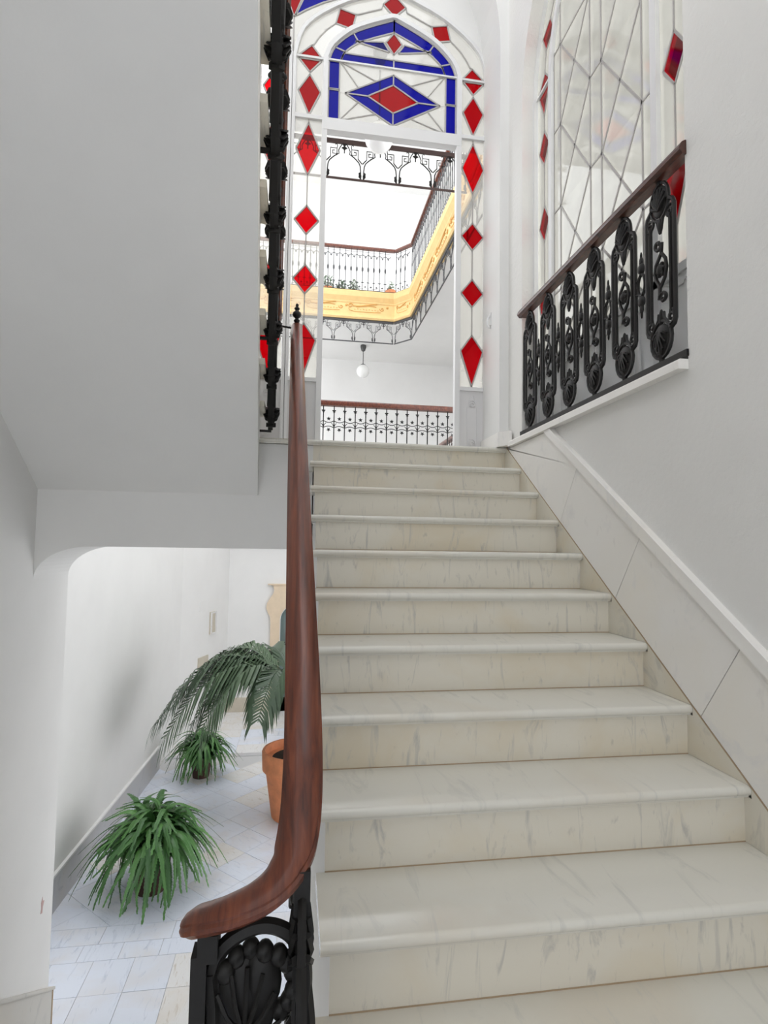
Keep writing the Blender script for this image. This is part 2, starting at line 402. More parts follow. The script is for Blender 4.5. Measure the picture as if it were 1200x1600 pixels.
def seg(curve, a, b, n=8): return [at(curve, a+(b-a)*k/n) for k in range(n+1)]
spand = [(1.90, 3.0), (1.90, 4.6), (-1.40, 4.6), (-1.40, 3.0), (BAY2-0.80, 3.0)]
spand += [(BAY2+u*1.02, ZSPR+z*1.02) for u, z in OUT[::-1] if u < -0.0 or z > 0.56]
spand += [(BAY+u*1.02, ZSPR+z*1.02) for u, z in OUT[::-1] if u > 0.0 or z > 0.56]
spand += [(BAY+0.795, 3.0)]
struct(MB().prism(spand, 'y', 0.365, 0.40).build('wall_spandrel', 'wall_smooth'))

# --- landing beam with the curved bracket under it
bm_ = struct(MB().box(XL, XS+0.004, 0.03, 0.60, -0.757, -0.04).build('ceiling_beam', 'wall_smooth'))
cv = [(XL+0.33*(1-math.sin(a)), -0.757-0.215*(1-math.cos(a))) for a in [math.pi/2*k/12 for k in range(13)]]
MB().prism([(XL-0.01, -0.757)]+cv+[(XL-0.01, -0.972)], 'y', 0.03, 0.60).build('arch_bracket', 'wall_smooth', bm_)

# --- gallery floors, ceilings and far walls round the patio
YP, YF, XP = 2.92, 8.42, 2.80
def sbox(name, mat, *a): return struct(MB().box(*a).build(name, mat))
sbox('floor_gallery', 'gallery_floor', 0.12, 4.7, 0.60, YP, -0.40, -0.002)
sbox('floor_gallery', 'gallery_floor', XL, 4.7, 0.42, 0.60, -0.04, -0.002)
sbox('floor_gallery', 'gallery_floor', XP, 4.7, YP, 11.4, -0.40, -0.002)
sbox('floor_gallery', 'gallery_floor', -2.0, XP, YF, 11.4, -0.40, -0.002)
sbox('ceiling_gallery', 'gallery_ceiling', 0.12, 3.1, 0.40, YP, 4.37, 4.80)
sbox('ceiling_gallery', 'wall_smooth', XP, 4.7, YP, 11.4, 4.37, 4.93)
struct(MB().prism([(-2.0, YF), (2.47, YF), (XP, 8.03), (XP, 11.4), (-2.0, 11.4)], 'z', 4.37, 4.93).build('ceiling_gallery', 'wall_smooth'))
sbox('wall_far', 'wall_smooth', -2.2, 4.9, 11.4, 11.6, -0.4, 9.4)
sbox('wall_gallery_right', 'wall_smooth', 4.7, 4.9, 3.6, 11.4, -0.4, 9.4)
sbox('ceiling_upper', 'wall_smooth', -2.2, 4.9, 9.2, 11.6, 9.30, 9.45)
wcl = struct(MB().prism([(-1.938, 0.60), (-1.62, 6.9), (-1.0, 8.76), (-1.12, 8.84), (-1.82, 7.0), (-2.14, 0.60)], 'z', ZC, 2.2).build('wall_courtyard_left', 'wall_smooth'))
MB().prism([(-1.938+0.025, 0.60), (-1.676+0.025, 5.75), (-1.68, 5.75), (-1.95, 0.60)], 'z', ZC, ZC+0.34).build('skirting_slab', 'greystone', wcl)
MB().prism([(-1.938+0.032, 0.60), (-1.676+0.032, 5.76), (-1.68, 5.76), (-1.95, 0.60)], 'z', ZC+0.34, ZC+0.362).build('skirting_cap', 'wall_smooth', wcl)
struct(MB().prism([(0.55, -0.76), (0.55, ZC), (-3.3, ZC), (-3.3, -2.5), (-2.9, -2.45)], 'x', XS+0.03, XS+0.15).build('light_block_understair', 'wall_smooth'))  # unseen wall, added to keep side daylight off the left wall
sbox('light_block_courtyard_right', 'wall_smooth', 2.84, 3.0, 5.6, 8.8, ZC, -0.40)  # unseen, added to cut the daylight reaching the far left courtyard wall
sbox('light_block_courtyard_front', 'wall_smooth', XS+0.03, 4.7, 0.40, 0.60, ZC, -0.40)  # unseen wall, added to stop daylight leaking in beneath the gallery
wcb = sbox('wall_courtyard_back', 'wall_smooth', -1.15, 4.7, 8.76, 8.95, ZC, -0.40)
MB().box(-1.02, 4.7, 8.735, 8.77, ZC, ZC+0.30).build('skirting_slab', 'plate', wcb)

# --- cream frieze that runs round the patio under the upper gallery
PATH = [(-1.9, YF), (2.47, YF), (XP, 8.03), (XP, 2.95)]
prof = [(-0.06, 4.30), (0.05, 4.30), (0.075, 4.335), (0.06, 4.375), (0.03, 4.40), (0.02, 4.425), (0.012, 4.66), (0.03, 4.685), (0.03, 4.705),
        (0.05, 4.74), (0.085, 4.80), (0.09, 4.92), (0.06, 4.945), (-0.06, 4.945)]
mbf = MB(); vv = []
for d, z in prof:
    vv += [(p.x, p.y, z) for p in offset_path(PATH, d)]
nP = len(PATH); nQ = len(prof)
mbf.add(vv, [(a*nP+i, a*nP+i+1, ((a+1) % nQ)*nP+i+1, ((a+1) % nQ)*nP+i) for a in range(nQ) for i in range(nP-1)])
fz = struct(mbf.build('trim_1', 'cream'))
def scroll(turns, r0, r1, n=26, a0=0.0):
    return [((r0+(r1-r0)*k/n)*math.cos(a0+turns*2*math.pi*k/n), (r0+(r1-r0)*k/n)*math.sin(a0+turns*2*math.pi*k/n)) for k in range(n+1)]
orn = MB()
def o3(pts, cx, cz): return [(cx+p[0], 0.0, cz+p[1]) for p in pts]
orn.tube([(x, 0, 0.085+0.035*math.sin(x*6)) for x in [-0.33+0.05*k for k in range(12)]], 0.011, 5)
orn.tube([(x, 0, 0.05+0.02*math.sin(x*9+1)) for x in [-0.25+0.05*k for k in range(10)]], 0.008, 5)
orn.tube(o3(scroll(1.1, 0.06, 0.012), -0.38, 0.05), 0.011, 5)
orn.tube([(-0.42, 0, 0.0), (-0.40, 0, -0.05), (-0.30, 0, -0.07), (-0.1, 0, -0.075), (0.15, 0, -0.07), (0.30, 0, -0.06)], 0.007, 5)
orn.tube(o3(scroll(1.0, 0.05, 0.01, a0=3.0), 0.33, 0.02), 0.010, 5)
for k in range(9): orn.ball((-0.28+0.065*k, 0, -0.025+0.012*(k % 2)), 0.013, 0.008, 0.010, 6, 4)
orn.ball((0.45, 0, 0.06), 0.028, 0.012, 0.028, 8, 5)
ome = orn.mesh('scroll_ornament', 'cream_dark', True)
for i in range(5): inst('scroll_ornament', ome, fz, (1.85-0.92*i, YF-0.022, 4.55))
for i in range(5): inst('scroll_ornament', ome, fz, (XP-0.022, 7.3-0.95*i, 4.55), -math.pi/2)
inst('scroll_ornament', ome, fz, (2.62, 8.215, 4.55), math.atan2(-0.39, 0.33), (0.42, 1, 1))

# ================================================================== STAIRS
st = empty('staircase', (1.17, -3.0, ZN)); st.location = (0, 0, 0)
tag(st, 'white veined marble staircase climbing straight up to the coloured glass door', 'staircase')
core = [(NOSE, -0.04)]
for k in range(0, 12):
    core += [(-k*G+NOSE+0.018, -k*H-0.037), (-k*G+NOSE+0.018, -(k+1)*H-0.037)]
core += [(-12*G+0.3, -12*H), (-12*G+0.9, -12*H-0.05), (0.40, -0.72), (0.40, -0.04)]
MB().prism(core[1:], 'x', XS+0.012, W).build('stringer', 'wall_smooth', st)
def nosing_prof(y, z, depth):                # rounded front edge slab profile (Y,Z)
    t = 0.037
    return [(y+depth, z), (y+0.016, z), (y+0.006, z-0.003), (y+0.001, z-0.010), (y, z-0.018), (y+0.004, z-0.027), (y+0.012, z-0.031), (y+0.013, z-t), (y+depth, z-t)]
for k in range(1, 12):
    xl = XS-0.022 if k < 10 else (0.43 if k == 10 else 0.17)
    yk = -k*G
    t_ = MB().prism(nosing_prof(yk if k < 11 else yk-0.09, -k*H, G+NOSE+(0.0 if k < 11 else 0.09)), 'x', xl, W).build('tread', 'tread_marble', st, True, angle=50)
for k in range(0, 12):
    yk = -k*G+NOSE
    xl = XS+0.004 if k < 10 else (0.46 if k == 10 else 0.19)
    if k == 11: yk -= 0.09
    MB().box(xl, W, yk, yk+0.02, -(k+1)*H, -k*H-0.037).build('riser', 'marble', st)
    MB().box(xl, W, yk-0.002, yk+0.002, -(k+1)*H-0.001, -(k+1)*H+0.003).build('joint_line', 'grout', st)
MB().prism(nosing_prof(0.0, 0.0, 0.42), 'x', XL, W).build('landing_slab', 'tread_marble', st, True, angle=50)
# floor the stairs start from (the photographer's landing)
struct(MB().box(XL, W+0.02, -7.0, -12*G+NOSE-0.06, ZN-0.25, ZN).build('floor_landing', 'tile'))

# --- descending flight down to the courtyard, along the left wall
sd = empty('lower_staircase'); tag(sd, 'marble flight going down along the left wall to the courtyard', 'staircase')
y0 = -3.05; n_d = 11; hd_ = (ZN-ZC)/n_d
pr_ = [(y0-0.2, ZN-0.25), (y0-0.2, ZN)]
for k in range(n_d): pr_ += [(y0+k*G, ZN-k*hd_), (y0+k*G, ZN-(k+1)*hd_)]
MB().prism(pr_+[(y0+n_d*G-0.3, ZC), (y0, ZN-0.45)], 'x', XL+0.023, 0.10).build('step_block', 'marble', sd)

# --- upper flight coming back overhead towards the camera
su = empty('upper_staircase'); tag(su, 'plastered underside of the upper flight rising overhead on the left', 'staircase')
def xe(y): return 0.122-0.042*y               # its inner edge
def spr(y): return -0.395-0.745*(y-0.03)      # soffit line
NU = 13
ys_ = [0.03-0.274*k for k in range(0, NU+1)]
mbs = MB(); a = 0.03; b = ys_[-1]
# slab: soffit and stepped top
vv = []; fs = []
top = [(0.03, 0.0)]
for k in range(NU): top += [(0.03-k*G, (k+1)*H-0.037), (0.03-(k+1)*G, (k+1)*H-0.037)]
side = [(0.03, spr(0.03))]+top+[(b, spr(b))]
n = len(side)
vv = [(xe(y), y, z) for y, z in side]+[(XL, y, z) for y, z in side]
mbs.add(vv, [tuple(range(n)), tuple(range(n, 2*n))[::-1]]+[(i, (i+1) % n, n+(i+1) % n, n+i) for i in range(n)])
mbs.build('soffit_slab', 'wall_smooth', su)
for k in range(NU):
    yb = 0.03-k*G; ya = yb-G; z = (k+1)*H
    q = [(yb+0.03, z-0.037), (yb+0.03, z), (ya, z), (ya, z-0.037)]
    x1 = xe(yb)+0.042
    MB().prism(q, 'x', XL, x1).build('tread', 'marble', su)

# ================================================================== BALUSTRADES
# one cast panel: side bars, top and bottom cartouche and S scroll, lying in the Y-Z plane
def ell(cy, cz, ry, rz, n=18): return [(0, cy+ry*math.cos(2*math.pi*k/n), cz+rz*math.sin(2*math.pi*k/n)) for k in range(n)]
def sc3(pts, cy, cz, flip=1): return [(0, cy+flip*p[0], cz+p[1]) for p in pts]
HB = 0.80
bars = MB()
for s in (-1, 1):
    bars.tube([(0, s*0.060, 0.128), (0, s*0.084, 0.140), (0, s*0.092, 0.160), (0, s*0.092, 0.650), (0, s*0.084, 0.672), (0, s*0.058, 0.690)], 0.0098, 6)
    bars.tube([(0, s*0.060, 0.185), (0, s*0.066, 0.21), (0, s*0.066, 0.60), (0, s*0.058, 0.625)], 0.0085, 6)
    bars.tube([(0, s*0.066, 0.21), (0, s*0.094, 0.19)], 0.006, 5); bars.tube([(0, s*0.066, 0.60), (0, s*0.094, 0.62)], 0.006, 5)
bars.tube([(0, 0, 0.0), (0, 0, 0.03)], 0.012, 6); bars.tube([(0, 0, 0.775), (0, 0, 0.81)], 0.012, 6)
bars_me = bars.mesh('baluster', 'iron', True)
tc_ = MB()
tc_.tube(ell(0.0, 0.705, 0.060, 0.080), 0.008, 6, True)
tc_.ball((0, 0, 0.705), 0.012, 0.052, 0.070, 12, 8)
for an in range(-3, 4):
    a_ = math.radians(an*24); tc_.tube([(0.010, 0, 0.665), (0.016, 0.03*math.sin(a_), 0.665+0.05*math.cos(a_)), (0.010, 0.052*math.sin(a_), 0.672+0.088*math.cos(a_))], 0.0065, 5)
    tc_.tube([(-0.010, 0, 0.665), (-0.016, 0.03*math.sin(a_), 0.665+0.05*math.cos(a_)), (-0.010, 0.052*math.sin(a_), 0.672+0.088*math.cos(a_))], 0.0065, 5)
for s in (-1, 1):
    tc_.tube(sc3(scroll(1.25, 0.026, 0.006, 18, 1.2), s*0.066, 0.628, s), 0.007, 5)
    tc_.tube([(0, s*0.02, 0.63), (0, s*0.012, 0.60), (0, 0, 0.565)], 0.007, 5)
tc_.ball((0, 0, 0.60), 0.012, 0.014, 0.035, 8, 6)
tc_me = tc_.mesh('top_cartouche', 'iron', True)
bc_ = MB()
bc_.tube(ell(0.0, 0.100, 0.066, 0.080), 0.0085, 6, True); bc_.tube(ell(0.0, 0.095, 0.046, 0.056), 0.006, 5, True)
bc_.ball((0, 0, 0.098), 0.010, 0.058, 0.070, 12, 8)
for s in (-1, 1):
    bc_.tube(sc3(scroll(1.2, 0.030, 0.006, 18, 3.6), s*0.064, 0.175, s), 0.0075, 5)
    bc_.tube(sc3(scroll(1.0, 0.022, 0.005, 14, 0.5), s*0.022, 0.105, s), 0.006, 5)
    bc_.tube([(0, s*0.04, 0.165), (0, s*0.02, 0.19), (0, s*0.016, 0.215)], 0.007, 5)
for an in range(-3, 4):
    for sx in (-1, 1):
        a_ = math.radians(an*26); bc_.tube([(sx*0.011, 0, 0.135), (sx*0.016, 0.026*math.sin(a_), 0.135-0.045*math.cos(a_)), (sx*0.009, 0.046*math.sin(a_), 0.13-0.085*math.cos(a_))], 0.0055, 4)
bc_.ball((0, 0, 0.195), 0.010, 0.010, 0.038, 8, 6)
bc_.ball((0, 0, 0.06), 0.016, 0.018, 0.026, 8, 6)
bc_me = bc_.mesh('bottom_cartouche', 'iron', True)
ss_ = MB()
ss_.tube(sc3(scroll(1.1, 0.026, 0.007, 16, math.pi), 0.016, 0.520), 0.008, 5)
ss_.tube([(0, -0.010, 0.52), (0, -0.006, 0.475), (0, 0.030, 0.435), (0, 0.038, 0.40), (0, 0.026, 0.365), (0, 0.010, 0.34), (0, 0.004, 0.30), (0, 0.012, 0.277)], 0.008, 5)
ss_.tube([(0, -0.006, 0.475), (0, -0.032, 0.44), (0, -0.040, 0.40), (0, -0.028, 0.36), (0, 0.004, 0.325), (0, 0.010, 0.277)], 0.008, 5)
ss_.tube(sc3(scroll(1.1, 0.026, 0.007, 16, 0.0), -0.014, 0.277), 0.008, 5)
ss_.ball((0, 0, 0.405), 0.016, 0.022, 0.026, 10, 7)
for k in range(6):
    a_ = k*math.pi/3; ss_.ball((0, 0.020*math.cos(a_), 0.405+0.024*math.sin(a_)), 0.011, 0.010, 0.011, 6, 5)
ss_me = ss_.mesh('scroll', 'iron', True)
cn_ = MB()
cn_.tube(ell(0.0, 0.40, 0.026, 0.050, 14), 0.0075, 5, True)
for s in (-1, 1):
    cn_.ball((0, 0, 0.40+s*0.075), 0.012, 0.024, 0.028, 8, 6); cn_.ball((0, 0, 0.40+s*0.108), 0.009, 0.012, 0.024, 8, 5); cn_.ball((0, 0, 0.40+s*0.135), 0.006, 0.006, 0.02, 6, 5)
    cn_.tube([(0, -0.046, 0.40+s*0.03), (0, -0.024, 0.40+s*0.035)], 0.006, 5); cn_.tube([(0, 0.046, 0.40+s*0.03), (0, 0.024, 0.40+s*0.035)], 0.006, 5)
cn_me = cn_.mesh('connector', 'iron', True)
def panel(parent, loc, rz=0.0, scale=None):
    b = inst('baluster', bars_me, parent, loc, rz, scale)
    for nm, me in (('top_cartouche', tc_me), ('bottom_cartouche', bc_me), ('scroll', ss_me)): inst(nm, me, b)
    return b
# --- railing across the arched opening in the right wall
rb = empty('window_balustrade', (0, 0, 0)); tag(rb, 'black cast-iron railing with dark wooden handrail across the right wall opening', 'railing')
XR_ = W+0.020
for i in range(6):
    yy = -0.368-0.2735*i
    panel(rb, (XR_, yy, 0.068))
    if i < 5: inst('connector', cn_me, rb, (XR_, yy-0.13675, 0.068))
MB().box(XR_-0.016, XR_+0.016, YA-0.005, YB+0.01, 0.040, 0.068).build('bottom_rail', 'iron', rb)
HP = [(-0.024, -0.030), (0.024, -0.030), (0.030, -0.020), (0.037, -0.014), (0.038, -0.002), (0.033, 0.004), (0.033, 0.010), (0.026, 0.020), (0.012, 0.028), (-0.012, 0.028),
      (-0.026, 0.020), (-0.033, 0.010), (-0.033, 0.004), (-0.038, -0.002), (-0.037, -0.014), (-0.030, -0.020)]
m_ = MB(); sweep(m_, [(XR_, YA-0.01, 0.893), (XR_, YB+0.01, 0.893)], HP); m_.build('handrail', 'wood_dark', rb, True)

# --- balustrade of the main flight
mb_ = empty('stair_balustrade'); tag(mb_, 'varnished mahogany handrail curling out at its foot over black ironwork', 'railing')
HPM = [(u, z*0.66) for u, z in HP]
P = [(0.3545, 0.03, 0.800), (0.3555, -0.2, 0.643), (0.362, -0.6, 0.369), (0.370, -1.1, 0.027), (0.378, -1.6, -0.316), (0.388, -2.1, -0.658), (0.396, -2.45, -0.898), (0.400, -2.62, -1.020),
     (0.402, -2.735, -1.125), (0.399, -2.805, -1.207), (0.389, -2.848, -1.254), (0.374, -2.869, -1.280), (0.354, -2.884, -1.297), (0.330, -2.894, -1.308), (0.305, -2.897, -1.317), (0.280, -2.894, -1.326), (0.257, -2.884, -1.337), (0.240, -2.872, -1.347)]
pts = catmull(P, 8)
sca = [1.0]*len(pts)
d_ = (pts[-1]-pts[-2]).normalized()
for q_, k_ in ((0.010, 0.98), (0.020, 0.90), (0.028, 0.72), (0.033, 0.40)): pts.append(Vector(P[-1])+d_*q_); sca.append(k_)
m_ = MB(); sweep(m_, pts, HPM, sca); m_.build('handrail', 'wood', mb_, True, angle=28)
fp = [(0.001, 0.0), (0.018, 0.0), (0.020, 0.012), (0.013, 0.020), (0.011, 0.028), (0.020, 0.036), (0.022, 0.044), (0.012, 0.054), (0.013, 0.060), (0.027, 0.072), (0.031, 0.086), (0.027, 0.100), (0.014, 0.110),
      (0.012, 0.118), (0.019, 0.126), (0.018, 0.133), (0.009, 0.140), (0.011, 0.150), (0.009, 0.160), (0.001, 0.166)]
MB().lathe(fp, (0.352, 0.03, 0.79), 14).build('finial', 'iron', mb_, True)
MB().box(0.339, 0.365, 0.017, 0.043, 0.0, 0.80).build('newel_post', 'iron', mb_)
MB().tube([(0.345, 0.03, 0.775), (0.215, 0.03, 0.790)], 0.007, 6).build('tie_rod', 'iron', mb_)
for k in range(0, 11):
    y = -k*G-0.135
    x = 0.358-0.0155*y
    panel(mb_, (x, y, -(k+1)*H+0.01 if k < 11 else 0), 0, (1, 0.92, 0.93))
m_ = MB(); sweep(m_, [(0.3545, 0.03, 0.755), (0.398, -2.55, -1.012)], [(-0.014, -0.006), (0.014, -0.006), (0.014, 0.004), (-0.014, 0.004)]); m_.build('under_rail', 'iron', mb_)
# cast newel panel under the curl of the handrail
def px(x, z, y=-3.062): return (0.375+(x-0.375)*1.227, -2.875+(y+3.062)*1.2, -0.726+(z+0.726)*1.227)
np_ = MB()
np_.box(0.226, 0.251, -2.895, -2.855, -2.057, -1.395)
np_.box(0.236, 0.268, -2.898, -2.852, -1.405, -1.362)
np_.box(0.389, 0.416, -2.892, -2.862, -2.057, -1.275)
np_.build('newel_panel', 'iron', mb_)
nl = MB()
nl.tube(catmull([px(0.276, -1.34), px(0.285, -1.285), px(0.31, -1.258), px(0.345, -1.247), px(0.378, -1.258), px(0.398, -1.285), px(0.404, -1.325), px(0.398, -1.365), px(0.380, -1.395), px(0.366, -1.425), px(0.372, -1.47), px(0.392, -1.475), px(0.402, -1.44), px(0.396, -1.41)], 5), 0.013, 6)
nl.tube(catmull([px(0.404, -1.33), px(0.410, -1.39), px(0.402, -1.44), px(0.404, -1.52), px(0.395, -1.60)], 5), 0.0125, 6)
nl.tube(catmull([px(0.278, -1.30), px(0.284, -1.36), px(0.276, -1.44), px(0.285, -1.52), px(0.31, -1.58)], 5), 0.0145, 6)
nl.ball(px(0.278, -1.40), 0.018, 0.014, 0.030, 8, 6); nl.ball(px(0.283, -1.33), 0.014, 0.012, 0.036, 8, 6)
nl.build('newel_scroll', 'iron', mb_, True)
lf = MB()
lf.ball(px(0.325, -1.345), 0.052, 0.014, 0.076, 14, 10); lf.ball(px(0.345, -1.32), 0.034, 0.016, 0.055, 10, 8); lf.ball(px(0.318, -1.43), 0.05, 0.012, 0.07, 12, 8)
for k, (x, z, r) in enumerate([(0.368, -1.285, .013), (0.379, -1.297, .013), (0.386, -1.313, .012), (0.388, -1.331, .012), (0.382, -1.348, .012), (0.372, -1.362, .013), (0.298, -1.30, .014), (0.312, -1.285, .013), (0.33, -1.278, .013), (0.349, -1.278, .013),
                              (0.296, -1.395, .02), (0.305, -1.42, .02), (0.332, -1.41, .026), (0.352, -1.395, .018), (0.36, -1.43, .016), (0.34, -1.45, .026), (0.31, -1.46, .024), (0.30, -1.50, .02), (0.335, -1.50, .03), (0.36, -1.475, .016), (0.345, -1.55, .03), (0.31, -1.55, .025)]):
    lf.ball(px(x, z, -3.066+0.004*(k % 3)), r*1.22, 0.015, r*1.38, 8, 6)
for k in range(7):
    a_ = math.radians(-50+k*26); lf.tube([px(0.325, -1.38, -3.078), px(0.325+0.03*math.sin(a_), -1.38+0.05*math.cos(a_), -3.082), px(0.325+0.048*math.sin(a_), -1.38+0.088*math.cos(a_), -3.074)], 0.004, 5)
lf.build('acanthus_leaf', 'iron', mb_, True)

# --- balustrade of the upper flight (seen end-on)
ub = empty('upper_balustrade'); tag(ub, 'black iron and wood railing of the upper flight, seen edge-on beside the soffit', 'railing')
def xb(y): return 0.197-0.036*y
for k in range(0, 9):
    y = -0.02-k*G
    panel(ub, (xb(y), y, (k+0.35)*H), 0, (2.8, 0.95, 0.97))
    if k % 3 == 2: MB().box(xe(y)-0.01, xb(y)+0.006, y-0.010, y+0.010, (k+0.50)*H, (k+0.50)*H+0.016).build('side_bracket', 'iron', ub)
MB().box(0.130, 0.205, -0.12, -0.104, 0.012, 0.026).build('foot_bracket', 'iron', ub)
m_ = MB(); sweep(m_, [(xb(0.03)-0.004, 0.03, 0.06), (xb(-2.4)-0.004, -2.4, 0.06+2.43*PITCH)], [(-0.016, -0.008), (0.016, -0.008), (0.016, 0.008), (-0.016, 0.008)]); m_.build('bottom_rail', 'iron', ub)
m_ = MB(); sweep(m_, [(xb(0.03)+0.014, 0.03, 0.835), (xb(-2.4)+0.014, -2.4, 0.835+2.43*PITCH)], HP); m_.build('handrail', 'wood', ub, True)
m_ = MB(); sweep(m_, [(xb(0.03), 0.03, 0.79), (xb(-2.4), -2.4, 0.79+2.43*PITCH)], [(-0.018, -0.01), (0.018, -0.01), (0.018, 0.006), (-0.018, 0.006)]); m_.build('under_rail', 'iron', ub)

# ================================================================== COLOURED GLASS SCREENS
YG = 0.38
class Screen:
    """pane / came builder in a plane: maps (u, z) to world"""
    def __init__(s, root, fn, ax, c): s.root = root; s.fn = fn; s.ax = ax; s.c = c; s.lead = MB(); s.seen = set()
    def pane(s, poly, mat, lead=True):
        q = [(s.fn(u), z) for u, z in poly]
        MB().prism(q, s.ax, s.c-0.002, s.c+0.002).build('pane', mat, s.root)
        if lead: s.came(poly, True)
    def came(s, pts, closed=False, w=0.011, d=0.012):
        P_ = list(pts)+([pts[0]] if closed else [])
        for a, b in zip(P_[:-1], P_[1:]):
            if (a[0]-b[0])**2+(a[1]-b[1])**2 < 1e-8: continue
            ky = tuple(sorted(((round(a[0], 3), round(a[1], 3)), (round(b[0], 3), round(b[1], 3)))))
            if ky in s.seen: continue
            s.seen.add(ky)
            pa, pb = ((s.c, s.fn(p[0]), p[1]) if s.ax == 'x' else (s.fn(p[0]), s.c, p[1]) for p in (a, b))
            s.lead.bar(pa, pb, w, d, s.ax)
    def bars(s, name, pts, w, d, mat='white_paint'):
        n = len(pts); L_ = []; R_ = []
        for i, p in enumerate(pts):
            a = pts[max(i-1, 0)]; b = pts[min(i+1, n-1)]
            t = Vector((b[0]-a[0], b[1]-a[1])).normalized(); e = Vector((-t.y, t.x))*w/2
            L_.append((s.fn(p[0]+e.x), p[1]+e.y)); R_.append((s.fn(p[0]-e.x), p[1]-e.y))
        m = MB(); vv = []
        for c in (s.c-d/2, s.c+d/2):
            for q in L_+R_: vv.append((c, q[0], q[1]) if s.ax == 'x' else (q[0], c, q[1]))
        N = 2*n; fs = [(0, n, N+n, N), (n-1, N+n-1, N+2*n-1, 2*n-1)]
        for i in range(n-1):
            fs += [(i, i+1, n+i+1, n+i), (N+i, N+n+i, N+n+i+1, N+i+1), (i, N+i, N+i+1, i+1), (n+i, n+i+1, N+n+i+1, N+n+i)]
        m.add(vv, fs)
        return m.build(name, mat, s.root)
    def close(s): s.lead.build('lead_came', 'lead', s.root)
WHITE = 'g_white'
def side_panel(S, sg, uc, uw, z0, z1, pieces):
    """strip of white glass with coloured lozenges on its axis; pieces = (ztop, zmid, zbottom, halfwidth)"""
    uL, uR = uc-uw, uc+uw
    for s in (-1, 1):
        poly = [(sg*(uc+s*uw), z0), (sg*(uc+s*uw), z1), (sg*uc, z1)]
        for zt, zm, zb, wd in pieces: poly += [(sg*uc, zt), (sg*(uc+s*wd), zm), (sg*uc, zb)]
        poly += [(sg*uc, z0)]
        cl = [poly[0]]
        for p in poly[1:]:
            if abs(p[0]-cl[-1][0])+abs(p[1]-cl[-1][1]) > 1e-5: cl.append(p)
        S.pane(cl, WHITE, False)
    last = z1
    for zt, zm, zb, wd in pieces:
        S.pane([(sg*uc, zt), (sg*(uc+wd), zm), (sg*uc, zb), (sg*(uc-wd), zm)], 'g_red')
        if last-zt > 0.02: S.came([(sg*uc, last), (sg*uc, zt)], w=0.008)
        last = zb
    if last-z0 > 0.02: S.came([(sg*uc, last), (sg*uc, z0)], w=0.008)
def ring(S, z0, dias, outer=OUT, mid=MID, cen=CEN, hs_=0.094):
    """two white rings between the outer arch and the middle arch, red lozenges centred on the middle arch at parameters dias"""
    D = []
    for t in dias:
        m = at(mid, t)
        if t <= 0.001 or t >= 0.999:
            sg = 1 if t < 0.5 else -1
            o = (m[0]+sg*0.088, 0.012); i_ = (m[0]-sg*0.088, 0.012); up = (m[0]-sg*0.012, 0.105)
            D.append((t, o, up, up, i_)); S.pane([(q[0], q[1]+z0) for q in (o, up, i_)], 'g_red')
        else:
            a, b = at(mid, t-0.01), at(mid, t+0.01); tg = Vector((b[0]-a[0], b[1]-a[1])).normalized(); nn = Vector((tg.y, -tg.x))
            o = (m[0]+nn.x*hs_, m[1]+nn.y*hs_); i_ = (m[0]-nn.x*hs_, m[1]-nn.y*hs_)
            if math.hypot(*o) < math.hypot(*i_): o, i_ = i_, o
            ab = (m[0]-tg.x*hs_, m[1]-tg.y*hs_); af = (m[0]+tg.x*hs_, m[1]+tg.y*hs_)
            D.append((t, o, ab, af, i_)); S.pane([(q[0], q[1]+z0) for q in (o, af, i_, ab)], 'g_red')
    for (ta, oa, ba, fa, ia), (tb, ob, bb_, fb, ib) in zip(D[:-1], D[1:]):
        mids = [p for p in seg(mid, ta, tb, 14) if math.hypot(p[0]-at(mid, ta)[0], p[1]-at(mid, ta)[1]) > hs_*1.15 and math.hypot(p[0]-at(mid, tb)[0], p[1]-at(mid, tb)[1]) > hs_*1.15]
        for crv, tipa, tipb in ((outer, oa, ob), (cen, ia, ib)):
            poly = seg(crv, ta, tb, 10)+[tipb, bb_]+mids[::-1]+[fa, tipa]
            S.pane([(q[0], q[1]+z0) for q in poly], WHITE, False)
        S.came([(q[0], q[1]+z0) for q in [fa]+mids+[bb_]], w=0.008)
def tfind(curve, u):
    return min(range(len(curve)), key=lambda i: abs(curve[i][0]-u))/(len(curve)-1)
SIDE_LOW = [(2.549, 2.333, 2.125, 0.092), (1.882, 1.768, 1.655, 0.092), (1.415, 1.300, 1.188, 0.092), (0.958, 0.828, 0.542, 0.092)]
SIDE_UP = [(3.066, 3.066, 2.962, 0.088), (2.945, 2.805, 2.612, 0.086)]
